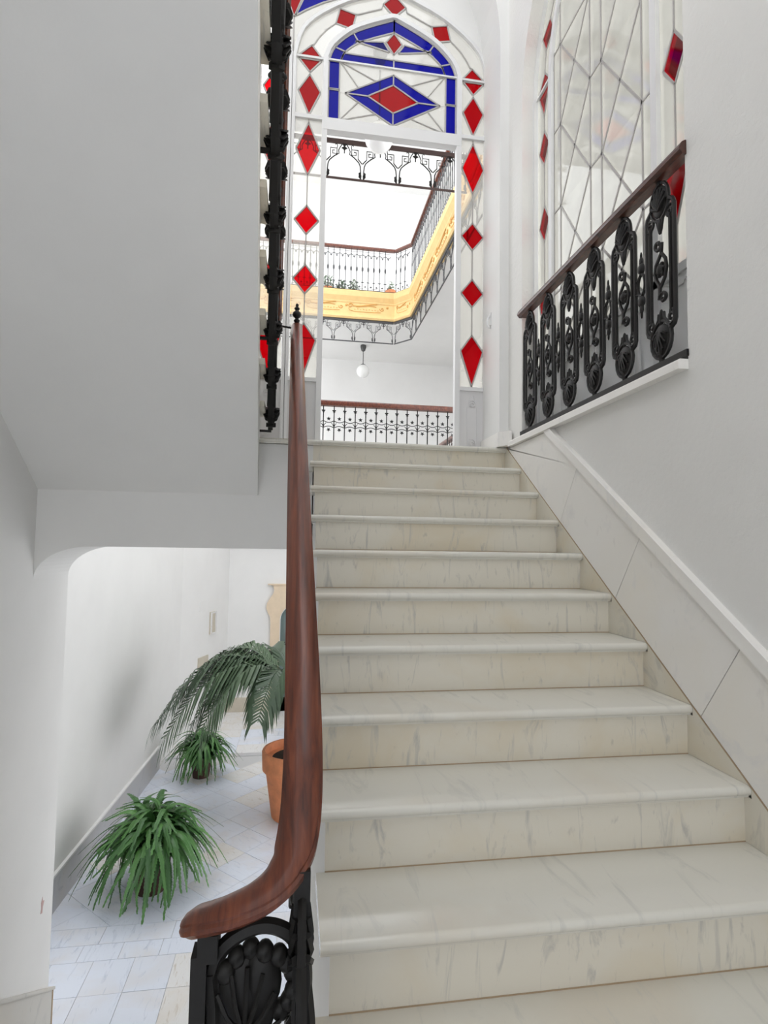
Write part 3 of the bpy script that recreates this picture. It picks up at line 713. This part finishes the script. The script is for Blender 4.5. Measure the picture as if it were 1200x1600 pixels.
def door_bay(name, cx, label):
    root = struct(empty(name)); root['label'] = label
    S = Screen(root, lambda u: cx+u, 'y', YG)
    for sg in (-1, 1):
        side_panel(S, sg, 0.662, 0.102, 0.535, 2.575, SIDE_LOW)
        side_panel(S, sg, 0.662, 0.102, 2.605, 3.075, SIDE_UP)
        S.bars('mullion', [(sg*0.540, 0.0), (sg*0.540, 3.09)], 0.040, 0.055)
        S.bars('mullion', [(sg*0.783, 0.0), (sg*0.783, 3.09)], 0.028, 0.055)
        S.bars('rail', [(sg*0.560, 0.520), (sg*0.770, 0.520)], 0.030, 0.045)
        S.bars('rail', [(sg*0.560, 2.590), (sg*0.770, 2.590)], 0.032, 0.045)
        S.bars('rail', [(sg*0.515, 3.080), (sg*0.770, 3.080)], 0.016, 0.030)
        MB().box(*(sorted((cx+sg*0.560, cx+sg*0.770))), YG-0.012, YG+0.012, 0.0, 0.506).build('lower_panel', 'panelpaint', root)
        tr = MB()
        X0 = cx+sg*0.665
        for zz in (0.09, 0.40):
            for s2 in (-1, 1):
                tr.tube([(X0+s2*q[0], YG-0.014, zz+q[1]) for q in scroll(1.1, 0.035, 0.008, 14, 1.0)], 0.004, 4)
        for s2 in (-1, 1): tr.tube([(X0+s2*0.04, YG-0.013, 0.02), (X0+s2*0.04, YG-0.013, 0.36), (X0+s2*0.012, YG-0.013, 0.47)], 0.004, 4)
        tr.build('panel_tracery', 'panelpaint', root, True)
    S.bars('transom', [(-0.545, 2.545), (0.545, 2.545)], 0.095, 0.060)
    S.bars('arch_bar', [(u, z+ZSPR) for u, z in CEN[::2]], 0.034, 0.045)
    S.bars('arch_bar', [(u*1.012, z*1.01+ZSPR) for u, z in OUT[::2]], 0.026, 0.050)
    ring(S, ZSPR, [0.0, tfind(MID, 0.395), 0.5, tfind(MID, -0.395), 1.0])
    # cobalt border
    for sg in (-1, 1):
        for za, zb in ((2.600, 2.845), (2.852, 3.080)):
            S.pane([(sg*0.430, za), (sg*0.515, za), (sg*0.515, zb), (sg*0.430, zb)], 'g_blue')
        for ta, tb in ((0.012, 0.11), (0.11, 0.27), (0.27, 0.5)):
            a, b = (ta, tb) if sg > 0 else (1-ta, 1-tb)
            S.pane([(u, z+ZSPR) for u, z in seg(BO, a, b, 6)+seg(BI, b, a, 6)], 'g_blue')
        S.pane([(0, 3.092), (sg*0.422, 3.092), (sg*0.400, 3.160), (0, 3.160)], 'g_blue')
        # side leaves of the lunette
        S.pane([(sg*0.31, 3.272), (sg*0.085, 3.300), (sg*0.035, 3.222)], 'g_blue')
        # lozenge border
        S.pane([(0, 3.035), (sg*0.385, 2.830), (sg*0.205, 2.830), (0, 2.950)], 'g_blue')
        S.pane([(0, 2.611), (sg*0.385, 2.830), (sg*0.205, 2.830), (0, 2.715)], 'g_blue')
        # white corners
        S.pane([(0, 3.086), (sg*0.428, 3.086), (sg*0.428, 2.830), (sg*0.385, 2.830), (0, 3.035)], 'g_white', False)
        S.pane([(0, 2.600), (sg*0.428, 2.600), (sg*0.428, 2.830), (sg*0.385, 2.830), (0, 2.611)], 'g_white', False)
        S.came([(sg*0.428, 3.086), (sg*0.14, 2.962)], w=0.007); S.came([(sg*0.428, 3.086), (sg*0.28, 2.888)], w=0.007)
        S.came([(sg*0.428, 2.600), (sg*0.14, 2.690)], w=0.007); S.came([(sg*0.428, 2.600), (sg*0.28, 2.770)], w=0.007)
        # lunette white, above and below the leaves
        bi = [(u, z+ZSPR) for u, z in (seg(BI, 0.11, 0.5, 10) if sg > 0 else seg(BI, 0.89, 0.5, 10))]
        S.pane([(sg*0.400, 3.160)]+bi+[(0, 3.388), (sg*0.066, 3.300), (sg*0.085, 3.300), (sg*0.31, 3.272)], 'g_white', False)
        S.pane([(sg*0.400, 3.160), (sg*0.31, 3.272), (sg*0.035, 3.222), (0, 3.205), (0, 3.160)], 'g_white', False)
    S.pane([(0, 3.388), (0.066, 3.300), (0, 3.205), (-0.066, 3.300)], 'g_red')
    S.pane([(0, 2.950), (0.205, 2.830), (0, 2.715), (-0.205, 2.830)], 'g_red')
    S.bars('rail', [(-0.515, 3.084), (0.515, 3.084)], 0.013, 0.030)
    S.came([(0, 3.40), (0, 3.50)]); S.close()
    return root
d1 = door_bay('door_1', BAY, 'arched screen of white, red and cobalt glass round the open doorway')
w2 = door_bay('window_2', BAY2, 'coloured glass screen bay half hidden behind the upper railing')
MB().box(BAY2-0.52, BAY2+0.52, YG-0.002, YG+0.002, 0.53, 2.5).build('pane', 'g_white', w2)
MB().box(BAY2-0.52, BAY2+0.52, YG-0.012, YG+0.012, 0.0, 0.53).build('lower_panel', 'panelpaint', w2)
# spandrel lights between the two bays
S = Screen(d1, lambda u: u, 'y', YG)
zt = 3.655
def Lb(u): return [(BAY+q[0]*1.03, ZSPR+q[1]*1.03) for q in OUT[::-1] if q[0] < -0.30]
rightarc = [p for p in Lb(0)]
leftarc = [(2*XM-x, z) for x, z in rightarc]
S.pane([(XM, 3.395), (XM+0.095, zt), (XM-0.095, zt)], 'g_red')
ra = [p for p in rightarc if p[1] > 3.45]
for mir in (0, 1):
    f_ = (lambda p: (2*XM-p[0], p[1])) if mir else (lambda p: p)
    bb2 = [(XM+0.012, 3.41), (XM+0.10, 3.475), (XM+0.22, 3.55), (XM+0.36, 3.62), (XM+0.45, zt)]
    S.pane([f_(p) for p in bb2+[(XM+0.11, zt)]], 'g_blue')
    S.pane([f_(p) for p in [(XM, 3.395)]+bb2+rightarc[::-1]+[(XM, ZSPR+0.02)]], 'g_white', False)
S.came([(XM, 3.40), (XM, 3.10)], w=0.010); S.close()

# --- right window: same screen with a lattice of clear lights
WHITE = 'g_frost'
w1 = struct(empty('window_1')); w1['label'] = 'tall arched leaded window behind the iron railing in the right wall'
XW = 2.0; CY = -1.040
S = Screen(w1, lambda u: CY-u, 'x', XW)
SPW = 2.43
def semi(r, rise): return [(r*math.cos(math.pi*k/40), rise*math.sin(math.pi*k/40)) for k in range(41)]
WO, WM, WC = semi(0.785, 0.93), semi(0.665, 0.80), semi(0.545, 0.68)
WP = [(2.415, 2.415, 2.235, 0.078), (2.130, 2.005, 1.885, 0.078), (1.600, 1.470, 1.345, 0.078), (1.02, 0.93, 0.70, 0.078)]
for sg in (-1, 1):
    side_panel(S, sg, 0.667, 0.105, 0.50, SPW-0.006, WP)
    S.bars('mullion', [(sg*0.542, 0.03), (sg*0.542, SPW)], 0.044, 0.05)
    S.bars('mullion', [(sg*0.795, 0.03), (sg*0.795, SPW)], 0.040, 0.06)
    S.bars('rail', [(sg*0.53, SPW), (sg*0.775, SPW)], 0.016, 0.03)
ring(S, SPW, [0.0, 0.14, 0.32, 0.5, 0.68, 0.86, 1.0], WO, WM, WC)
S.bars('arch_bar', [(u, z+SPW) for u, z in WC[::2]], 0.040, 0.045)
S.bars('arch_bar', [(u*1.02, z*1.02+SPW) for u, z in WO[::2]], 0.036, 0.055)
# lattice
zb0, step = 0.913-0.542+0.0, 0.542
zs = [0.50]+[1.455+step*k for k in range(-1, 5)]
cols = [-0.520, -0.428, -0.060, 0.060, 0.428, 0.520]
def capz(u): return SPW+0.68*math.sqrt(max(0.0, 1-(u/0.545)**2))-0.005
for a, b in zip(cols[:-1], cols[1:]):
    wide = (b-a) > 0.2
    for z0, z1 in zip(zs[:-1], zs[1:]):
        t0, t1 = min(z1, capz(a)), min(z1, capz(b))
        if min(t0, t1) <= z0+0.02: continue
        if not wide or t0 < z1 or t1 < z1:
            S.pane([(a, z0), (b, z0), (b, t1), (a, t0)], 'g_frost', True); continue
        m = ((a+b)/2, (z0+z1)/2)
        for p, q in (((a, z0), (b, z0)), ((b, z0), (b, z1)), ((b, z1), (a, z1)), ((a, z1), (a, z0))):
            S.pane([p, q, m], 'g_frost', False)
        S.came([(a, z0), (b, z1)], w=0.012); S.came([(b, z0), (a, z1)], w=0.012)
        S.came([(a, z0), (a, z1)], w=0.010); S.came([(b, z0), (b, z1)], w=0.010)
S.bars('rail', [(-0.775, 0.485), (0.775, 0.485)], 0.040, 0.05)
MB().box(XW-0.012, XW+0.012, CY-0.775, CY+0.775, 0.028, 0.47).build('lower_panel', 'bright_paint', w1)
mld = MB()
for (a, b) in ((-0.74, -0.40), (-0.35, -0.02), (0.02, 0.35), (0.40, 0.74)):
    for za, zb, ua, ub in ((0.10, 0.10, a, b), (0.42, 0.42, a, b), (0.10, 0.42, a, a), (0.10, 0.42, b, b)):
        mld.bar((XW-0.016, CY-ua, za), (XW-0.016, CY-ub, zb), 0.018, 0.014, 'x')
mld.build('panel_moulding', 'bright_paint', w1)
S.close()

WHITE = 'g_white'
# ================================================================== GALLERY IRONWORK
def star(cx, cz, r, n=5, a0=math.pi/2, k=0.45):
    return [(cx+(r if i % 2 == 0 else r*k)*math.cos(a0+i*math.pi/n), cz+(r if i % 2 == 0 else r*k)*math.sin(a0+i*math.pi/n)) for i in range(2*n)]
SPB = 0.1285
def gal_baluster(mat):
    m = MB()
    m.tube([(0, 0, 0), (0, 0, 0.955)], 0.0065, 6)
    for cx, cz, r in ((0, 0.035, 0.030), (0, 0.30, 0.020), (SPB/2, 0.665, 0.026), (SPB/2, 0.80, 0.026), (0, 0.715, 0.018), (0, 0.89, 0.022)):
        m.prism(star(cx, cz, r, 5, -math.pi/2 if cz in (0.665,) else math.pi/2), 'y', -0.006, 0.006)
    for zz, am in ((0.69, 0.018), (0.775, -0.022)):
        m.tube([(SPB*k/10, 0, zz+am*math.sin(math.pi*k/10)) for k in range(11)], 0.0048, 5)
    m.tube([(-0.03, 0, 0.745), (0, 0, 0.715), (0.03, 0, 0.745)], 0.0045, 5)
    m.tube([(-0.022, 0, 0.90), (0.022, 0, 0.90)], 0.006, 5)
    return m.mesh('baluster', mat, False)
def up_baluster(mat):
    m = MB()
    m.tube([(0, 0, 0), (0, 0, 0.955)], 0.0085, 5)
    m.ball((0, 0, 0.50), 0.022, 0.012, 0.065, 6, 5)
    m.tube([(0.1285*k/8, 0, 0.84-0.035*math.sin(math.pi*k/8)) for k in range(9)], 0.008, 4)
    m.tube([(0, 0, 0.90), (0.1285, 0, 0.90)], 0.004, 4); m.tube([(0, 0, 0.06), (0.1285, 0, 0.06)], 0.004, 4)
    m.prism(star(0.064, 0.775, 0.028, 3, -math.pi/2, 0.5), 'y', -0.005, 0.005)
    m.prism(star(0.0, 0.20, 0.040, 4, math.pi/2, 0.35), 'y', -0.005, 0.005); m.prism(star(0.064, 0.10, 0.030, 4), 'y', -0.005, 0.005)
    return m.mesh('baluster', mat, False)
gb_me = gal_baluster('iron'); gb_br = gal_baluster('iron_brown'); ub_me = up_baluster('iron_grey')
def run(root, p, q, z, me, spacing=SPB, rail=True, zr=0.955, wood_='wood', rw=0.040, rh=0.065):
    p = Vector(p); q = Vector(q); L = (q-p).length; n = int(L/spacing); ang = math.atan2(q.y-p.y, q.x-p.x)
    for i in range(n):
        c = p+(q-p)*((i+0.2)*spacing/L); inst('baluster', me, root, (c.x, c.y, z), ang)
    d = (q-p).normalized(); e = Vector((-d.y, d.x))
    m = MB(); a = p-d*0.01; b = q+d*0.01
    pr = [(-rw, 0), (rw, 0), (rw+0.006, rh*0.35), (rw, rh*0.75), (rw*0.6, rh), (-rw*0.6, rh), (-rw, rh*0.75), (-rw-0.006, rh*0.35)]
    vv = [(c.x+e.x*u, c.y+e.y*u, z+zr+h) for c in (a, b) for u, h in pr]
    n = len(pr); m.add(vv, [tuple(range(n)), tuple(range(n, 2*n))[::-1]]+[(i, (i+1) % n, n+(i+1) % n, n+i) for i in range(n)])
    m.build('handrail', wood_, root)
    m2 = MB(); m2.bar((a.x, a.y, z+0.02), (b.x, b.y, z+0.02), 0.02, 0.012, 'z'); m2.build('bottom_rail', 'iron', root)
g1 = empty('gallery_balustrade'); tag(g1, 'black star-patterned gallery railing with brown handrail seen through the doorway', 'railing')
run(g1, (0.14, 2.90), (2.78, 2.90), 0.0, gb_me)
g2 = empty('gallery_balustrade'); tag(g2, 'brownish gallery railing running away along the right side of the patio', 'railing')
run(g2, (2.78, 3.0), (2.78, 7.95), 0.0, gb_br)
g3 = empty('upper_gallery_balustrade'); tag(g3, 'grey iron railing of the upper gallery above the cream frieze', 'railing')
run(g3, (-1.0, YF-0.03), (2.45, YF-0.03), 4.945, ub_me, 0.1285)
run(g3, (2.47, YF-0.03), (2.77, 8.03), 4.945, ub_me, 0.1285)
run(g3, (2.77, 8.0), (2.77, 3.0), 4.945, ub_me, 0.1285)
# hanging iron fringe
def fringe_mesh(mat, mat_red):
    m = MB(); w = 0.452
    for s in (-1, 1):
        f_ = lambda x, z: (s*x, 0, z)
        m.tube([f_(0.210, 0.0), f_(0.206, 0.12), f_(0.200, 0.18), f_(0.182, 0.225), f_(0.150, 0.258), f_(0.120, 0.285), f_(0.085, 0.31)], 0.0075, 5)
        m.tube([f_(0.222, 0.215), f_(0.172, 0.272), f_(0.172, 0.385), f_(0.092, 0.385), f_(0.092, 0.315), f_(0.146, 0.315), f_(0.146, 0.355), f_(0.118, 0.355)], 0.007, 4)
        m.tube([f_(0.085, 0.31), f_(0.066, 0.32), f_(0.072, 0.36), f_(0.055, 0.40), f_(0.03, 0.44), f_(0.0, 0.455)], 0.0065, 5)
        m.tube([f_(0.092, 0.385), f_(0.085, 0.42), f_(0.10, 0.445), f_(0.115, 0.43)], 0.006, 4)
        m.ball((s*0.203, 0, 0.055), 0.016, 0.006, 0.028, 6, 5); m.ball((s*0.190, 0, 0.085), 0.010, 0.006, 0.018, 6, 4)
        m.tube([f_(0.205, 0.02), f_(0.185, 0.045), f_(0.190, 0.09), f_(0.205, 0.105)], 0.006, 4)
    m.prism(star(0, 0.395, 0.038, 4, -math.pi/2, 0.5), 'y', -0.006, 0.006)
    m.ball((0, 0, 0.44), 0.022, 0.008, 0.022, 6, 5); m.prism([(-0.006, 0.33), (0.006, 0.33), (0.006, 0.40), (-0.006, 0.40)], 'y', -0.005, 0.005)
    return m.mesh('fringe_arch', mat)
fr_me = fringe_mesh('iron', None); fg_me = fringe_mesh('iron_grey', None)
def fringe(root, p, q, z, me, off=0.0, mat='iron_brown', w=0.452, th=0.030):
    p = Vector(p); q = Vector(q); L = (q-p).length; n = max(1, int(round(L/w))); ang = math.atan2(q.y-p.y, q.x-p.x); k = L/n/w
    for i in range(n):
        c = p+(q-p)*((i+0.5)/n); inst('fringe_arch', me, root, (c.x, c.y, z), ang, (k, 1, 1))
    MB().bar((p.x, p.y, z+0.475), (q.x, q.y, z+0.475), th, 0.05, 'z').build('top_bar', mat, root)
    MB().bar((p.x, p.y, z), (q.x, q.y, z), 0.018, 0.022, 'z').build('bottom_bar', mat, root)
f1 = empty('iron_fringe'); tag(f1, 'dark scrolled iron fringe hanging at the top of the doorway view', 'ironwork')
fringe(f1, (0.19, 2.90), (2.45, 2.90), 3.82, fr_me)
f2 = empty('iron_fringe'); tag(f2, 'grey iron fringe hanging under the far side of the cream frieze', 'ironwork')
fringe(f2, (-0.70, YF-0.01), (2.45, YF-0.01), 3.80, fg_me, mat='iron_grey')
fringe(f2, (2.47, YF-0.01), (XP-0.01, 8.03), 3.80, fg_me, mat='iron_grey')
f3 = empty('iron_fringe'); tag(f3, 'grey iron fringe hanging under the right side of the cream frieze', 'ironwork')
fringe(f3, (XP-0.01, 8.03), (XP-0.01, 3.06), 3.80, fg_me, mat='iron_grey')

# ================================================================== LAMPS
def pendant(cx, cy, zc, r, ztop, label, cupmat='steel'):
    p = empty('globe_lamp', (cx, cy, zc)); tag(p, label, 'lamp')
    MB().ball((0, 0, 0), r, r, r, 28, 18).build('globe', 'opal', p, True, angle=80)
    MB().lathe([(0.35*r, 0.93*r), (0.38*r, 1.0*r), (0.2*r, 1.1*r), (0.08*r, 1.2*r)], (0, 0, 0), 16).build('collar', cupmat, p, True)
    MB().tube([(0, 0, r), (0, 0, ztop-zc-0.04)], 0.009, 6).build('stem', cupmat, p)
    MB().lathe([(0.02, -0.16), (0.05, -0.14), (0.075, -0.05), (0.07, 0.0)], (0, 0, ztop-zc), 14).build('ceiling_cup', cupmat, p, True)
    return p
pendant(1.122, 1.6, 3.425, 0.145, 4.37, 'white glass globe lamp hanging just below the door transom')
pendant(1.98, 10.2, 3.70, 0.165, 4.37, 'white glass globe pendant on a stem above the gallery railing')
pendant(2.0, 10.2, 8.475, 0.17, 9.30, 'small white globe pendant high in the upper gallery', 'white_paint')

# ================================================================== FAR DOOR, WALL PLATES, HOOK
d3 = struct(empty('door_3')); d3['label'] = 'cream scroll-shaped door surround on the far courtyard wall'
XD = 0.80
hs = [(-0.15, -1.60), (-0.06, -1.62), (-0.035, -1.72), (-0.06, -1.80), (-0.13, -1.90), (-0.185, -2.0), (-0.195, -2.10), (-0.16, -2.20), (-0.11, -2.29), (-0.10, -2.42), (-0.10, ZC)]
inn = [(0.10, ZC), (0.10, -2.35)]+[(XD-0.70*math.cos(a), -2.35+0.45*math.sin(a)) for a in [math.pi/2*k/10 for k in range(1, 11)]]
lft = hs[::-1]                      # bottom -> top outside
outl = [(x, z) for x, z in hs]
polyL = [(XD, -1.60)]+outl+inn
polyR = [(2*XD-x, z) for x, z in polyL]
MB().prism(polyL, 'y', 8.70, 8.77).build('surround', 'doorcream', d3)
MB().prism(polyR, 'y', 8.70, 8.77).build('surround', 'doorcream', d3)
MB().box(-0.17, 2*XD+0.17, 8.685, 8.77, -1.605, -1.58).build('cornice', 'doorcream', d3)
gl_ = inn+[(2*XD-x, z) for x, z in inn[::-1]]
MB().prism(gl_, 'y', 8.735, 8.75).build('pane', 'darkglass', d3)
fr_ = MB()
for a, b in zip(gl_[:-1], gl_[1:]): fr_.bar((a[0], 8.728, a[1]), (b[0], 8.728, b[1]), 0.030, 0.03, 'y')
fr_.build('door_frame', 'white_paint', d3)
A_ = Vector((-1.62, 6.9)); B_ = Vector((-1.0, 8.76)); dd = (B_-A_).normalized(); ne = Vector((dd.y, -dd.x))
def plate(name, t0, t1, z0, z1, th, mat, label, cat, rim=0.0):
    p, q = A_+(B_-A_)*t0, A_+(B_-A_)*t1
    r = empty(name, (p.x, p.y, z0)); tag(r, label, cat)
    def quad(p, q, a, b, h0, h1):
        P_ = [p+ne*h0, q+ne*h0, q+ne*h1, p+ne*h1]
        return [(c.x-r.location.x, c.y-r.location.y) for c in P_], a-z0, b-z0
    pl, a, b = quad(p, q, z0, z1, 0.0, th); MB().prism(pl, 'z', a, b).build('plate', mat, r)
    if rim:
        for (u0, u1, za, zb) in ((0, rim, z0, z1), (1-rim, 1, z0, z1), (rim, 1-rim, z0, z0+0.03), (rim, 1-rim, z1-0.03, z1)):
            pl, a, b = quad(p+(q-p)*u0, p+(q-p)*u1, za, zb, th, th+0.015); MB().prism(pl, 'z', a, b).build('rim', 'plate' if mat != 'plate' else 'tile_beige', r)
    return r
plate('meter_cover', 0.565, 0.685, -2.54, -2.10, 0.03, 'plate', 'narrow olive-beige framed wall plate beside the far corner', 'wall plate', 0.18)
plate('wall_cover', 0.345, 0.55, -3.38, -2.93, 0.02, 'plate', 'plain beige rectangular cover low on the wall above the palm', 'wall plate')
plate('wall_cover', 0.355, 0.46, -2.05, -1.86, 0.012, 'wall_smooth', 'small square white cover high on the courtyard wall', 'wall plate')
hk = empty('wall_hook', (1.815, 0.19, 1.0)); tag(hk, 'small white curved hook on the wall right of the coloured glass', 'hook')
MB().tube([(0, 0, 0.055), (-0.018, 0.0, 0.03), (-0.024, 0.0, 0.0), (-0.022, 0, -0.03), (-0.008, 0, -0.048), (0, 0, -0.04)], 0.007, 6).build('hook_arm', 'white_paint', hk, True)
MB().box(-0.004, 0.006, -0.012, 0.012, -0.03, 0.07).build('back_plate', 'white_paint', hk)

# ================================================================== PLANTS
def frond_mesh(L, rise, droop, w, pairs, mat, rnd, name='frond'):
    """arching fern frond starting at the origin, leaning along +X"""
    m = MB(); P_ = []
    for k in range(pairs+1):
        t = k/pairs
        x = L*(t-0.18*t*t); z = rise*math.sin(min(1, t*1.25)*math.pi*0.55)-droop*max(0, t-0.25)**1.6
        P_.append(Vector((x, 0.03*math.sin(t*3+rnd.random()*.4), z)))
    m.tube([P_[i] for i in range(0, pairs+1, 2)], [0.004*(1-0.7*i/pairs) for i in range(0, pairs+1, 2)], 3)
    for k in range(2, pairs):
        t = k/pairs; p = P_[k]; tg = (P_[k+1]-P_[k-1]).normalized()
        ww = w*min(1, (t*4.5))*(1-0.75*max(0, t-0.45)/0.55)
        for s in (-1, 1):
            sd_ = Vector((0, s, 0)); d = (sd_+tg*0.35+Vector((0, 0, -0.25))).normalized()
            hw_ = tg*((P_[k+1]-P_[k-1]).length*0.33)
            m.add([p-hw_, p+d*ww*0.6-hw_*0.9, p+d*ww, p+d*ww*0.6+hw_*0.9, p+hw_], [(0, 1, 2, 3, 4)])
    return m.mesh(name, mat, False, recalc=False)
rf = random.Random(11)
fern_me = []
for i in range(9):
    q = i/8
    fern_me.append(frond_mesh(0.50+0.22*rf.random()+0.08*q, 0.42-0.20*q+0.05*rf.random(), 0.50+0.42*q, 0.040+0.010*rf.random(), 34, 'fern', rf))
def fern(cx, cy, sc_, count, label, seed):
    r_ = random.Random(seed)
    root = empty('potted_fern', (cx, cy, ZC)); tag(root, label, 'plant')
    ph = 0.40*sc_
    pot = MB().lathe([(0.13*sc_, 0.0), (0.15*sc_, 0.0), (0.155*sc_, 0.03*sc_), (0.20*sc_, ph-0.05), (0.225*sc_, ph-0.05), (0.225*sc_, ph), (0.195*sc_, ph), (0.19*sc_, ph-0.04)], (0, 0, 0), 24).build('pot', 'darkpot', root, True)
    MB().lathe([(0.001, ph-0.03), (0.19*sc_, ph-0.035), (0.19*sc_, ph-0.05)], (0, 0, 0), 16, False).build('soil', 'soil', root)
    for i in range(count):
        q = (i/count)
        a = i*2.39996+r_.uniform(-.25, .25)
        k = min(8, int(q*9)); s = sc_*r_.uniform(0.82, 1.12)
        o = inst('frond', fern_me[k], root, (0.09*sc_*math.cos(a)*(0.3+q), 0.09*sc_*math.sin(a)*(0.3+q), ph-0.02), a, None, (r_.uniform(-.25, .25), r_.uniform(-0.95+0.7*q, -0.12*(1-q)+0.12), a))
        if i % 4 == 3:
            s *= 0.80; o.rotation_euler.y = r_.uniform(0.10, 0.55)
        elif i % 9 == 1:
            s *= 0.62; o.rotation_euler.y = r_.uniform(-1.1, -0.6)
        o.scale = (s, s, s)
    return root
fern(-1.01, 2.50, 1.0, 270, 'nearest bushy green fern in a dark pot on the courtyard floor', 5)
fern(-0.96, 5.38, 0.80, 220, 'smaller fern behind, under the palm fronds near the wall', 9)
# palm
pr0 = random.Random(21)
pm = empty('potted_palm', (0.47, 3.95, ZC)); tag(pm, 'tall palm with drooping fronds in a big terracotta pot', 'plant')
ph = 0.86
MB().lathe([(0.001, 0.0), (0.30, 0.0), (0.315, 0.02), (0.405, ph-0.24), (0.445, ph-0.24), (0.455, ph-0.02), (0.445, ph), (0.415, ph), (0.40, ph-0.10), (0.001, ph-0.12)], (0, 0, 0), 40, False).build('pot', 'terracotta', pm, True)
MB().lathe([(0.001, ph-0.10), (0.40, ph-0.105), (0.40, ph-0.13)], (0, 0, 0), 24, False).build('soil', 'soil', pm)
def palm_frond(az, base, L, up, droop, leafl, pairs=46):
    m = MB(); P_ = []
    for k in range(pairs+1):
        t = k/pairs
        r = L*(t-0.10*t*t); z = up*math.sin(min(1.0, t*1.05)*math.pi*0.60)-droop*max(0, t-0.30)**1.7
        P_.append(Vector((base[0]+r*math.cos(az), base[1]+r*math.sin(az), base[2]+z)))
    m.tube(P_, [0.012*(1-0.8*k/pairs)+0.002 for k in range(pairs+1)], 4)
    for k in range(7, pairs):
        t = k/pairs; p = P_[k]; tg = (P_[k+1]-P_[k-1]).normalized()
        sdv = tg.cross(Vector((0, 0, 1))).normalized(); ll = leafl*(0.55+0.9*math.sin(math.pi*min(1, t*0.95)))*0.75*pr0.uniform(.85, 1.1)
        for s in (-1, 1):
            d1_ = (sdv*s*0.75+tg*0.75+Vector((0, 0, 0.10+0.15*pr0.random()))).normalized(); d2_ = (sdv*s*0.28+tg*0.45+Vector((0, 0, -0.95))).normalized()
            wv = tg.cross(d1_).cross(d1_).normalized()*0.016
            a = p+d1_*ll*0.42; b = a+d2_*ll*0.38+d1_*ll*0.08; c = b+d2_*ll*0.34
            m.add([p-wv*0.5, p+wv*0.5, a+wv, a-wv, b+wv*0.85, b-wv*0.85, c], [(0, 1, 2, 3), (3, 2, 4, 5), (5, 4, 6)])
    return m
fr_list = [  # azimuth deg, length, up, droop, leaflet
    (183, 1.95, 0.56, 1.75, 0.60), (171, 1.80, 0.60, 1.6, 0.60), (195, 1.80, 0.50, 1.75, 0.60), (152, 1.60, 0.66, 1.4, 0.55), (208, 1.40, 0.50, 1.5, 0.55), (187, 1.45, 0.42, 1.5, 0.52),
    (120, 1.4, 0.6, 1.2, 0.55), (240, 1.0, 0.48, 1.2, 0.45), (60, 1.5, 0.6, 1.3, 0.55), (20, 1.6, 0.6, 1.4, 0.55), (320, 1.1, 0.5, 1.2, 0.45), (176, 1.20, 0.54, 1.0, 0.50), (163, 1.35, 0.46, 1.4, 0.52)]
for az, L, up, dr, ll in fr_list:
    a = math.radians(az)
    m = palm_frond(a, (0.05*math.cos(a), 0.05*math.sin(a), 1.66), L, up, dr, ll)
    m.build('frond', 'palm', pm, recalc=False)
    s_ = MB().tube([(0.06*math.cos(a+1), 0.06*math.sin(a+1), ph-0.12), (0.07*math.cos(a+.5), 0.07*math.sin(a+.5), 1.2), (0.05*math.cos(a), 0.05*math.sin(a), 1.67)], [0.018, 0.015, 0.012], 6)
    s_.build('stem', 'stem', pm)
# pots on the upper gallery
def bush(cx, cy, z0, w, h, potr, poth, potmat, label, seed, n=150):
    r_ = random.Random(seed)
    root = empty('potted_plant', (cx, cy, z0)); tag(root, label, 'plant')
    MB().lathe([(0.001, 0), (potr*0.75, 0), (potr, poth), (potr*0.9, poth), (0.001, poth-0.02)], (0, 0, 0), 16, False).build('pot', potmat, root, True)
    m = MB()
    for i in range(n):
        a = r_.uniform(0, 6.28); rr = w*math.sqrt(r_.random()); z = poth+h*r_.random()*(1-0.6*(rr/w)**2)
        c = Vector((rr*math.cos(a), rr*math.sin(a), z)); d = Vector((r_.uniform(-1, 1), r_.uniform(-1, 1), r_.uniform(-.2, 1))).normalized()*0.045; e = d.orthogonal().normalized()*0.014
        m.add([c-d, c+e, c+d, c-e], [(0, 1, 2, 3)])
    m.build('foliage', 'bush', root, recalc=False)
    MB().tube([(0, 0, poth-0.03), (0, 0, poth+h*0.5)], 0.012, 5).build('stem', 'stem', root)
ZU = 4.945
bush(0.98, 8.66, ZU, 0.155, 0.34, 0.11, 0.14, 'terracotta', 'leftmost leafy green plant behind the upper gallery railing', 1)
bush(1.29, 8.68, ZU, 0.115, 0.24, 0.10, 0.12, 'terracotta', 'middle leafy green plant behind the upper gallery railing', 2)
bush(1.56, 8.66, ZU, 0.13, 0.30, 0.09, 0.12, 'darkpot', 'wispy green plant with dark pot behind the upper gallery railing', 3, 90)
bush(2.42, 8.72, ZU, 0.10, 0.26, 0.13, 0.20, 'terracotta', 'brownish plant in a terracotta pot near the upper gallery corner', 4, 70)
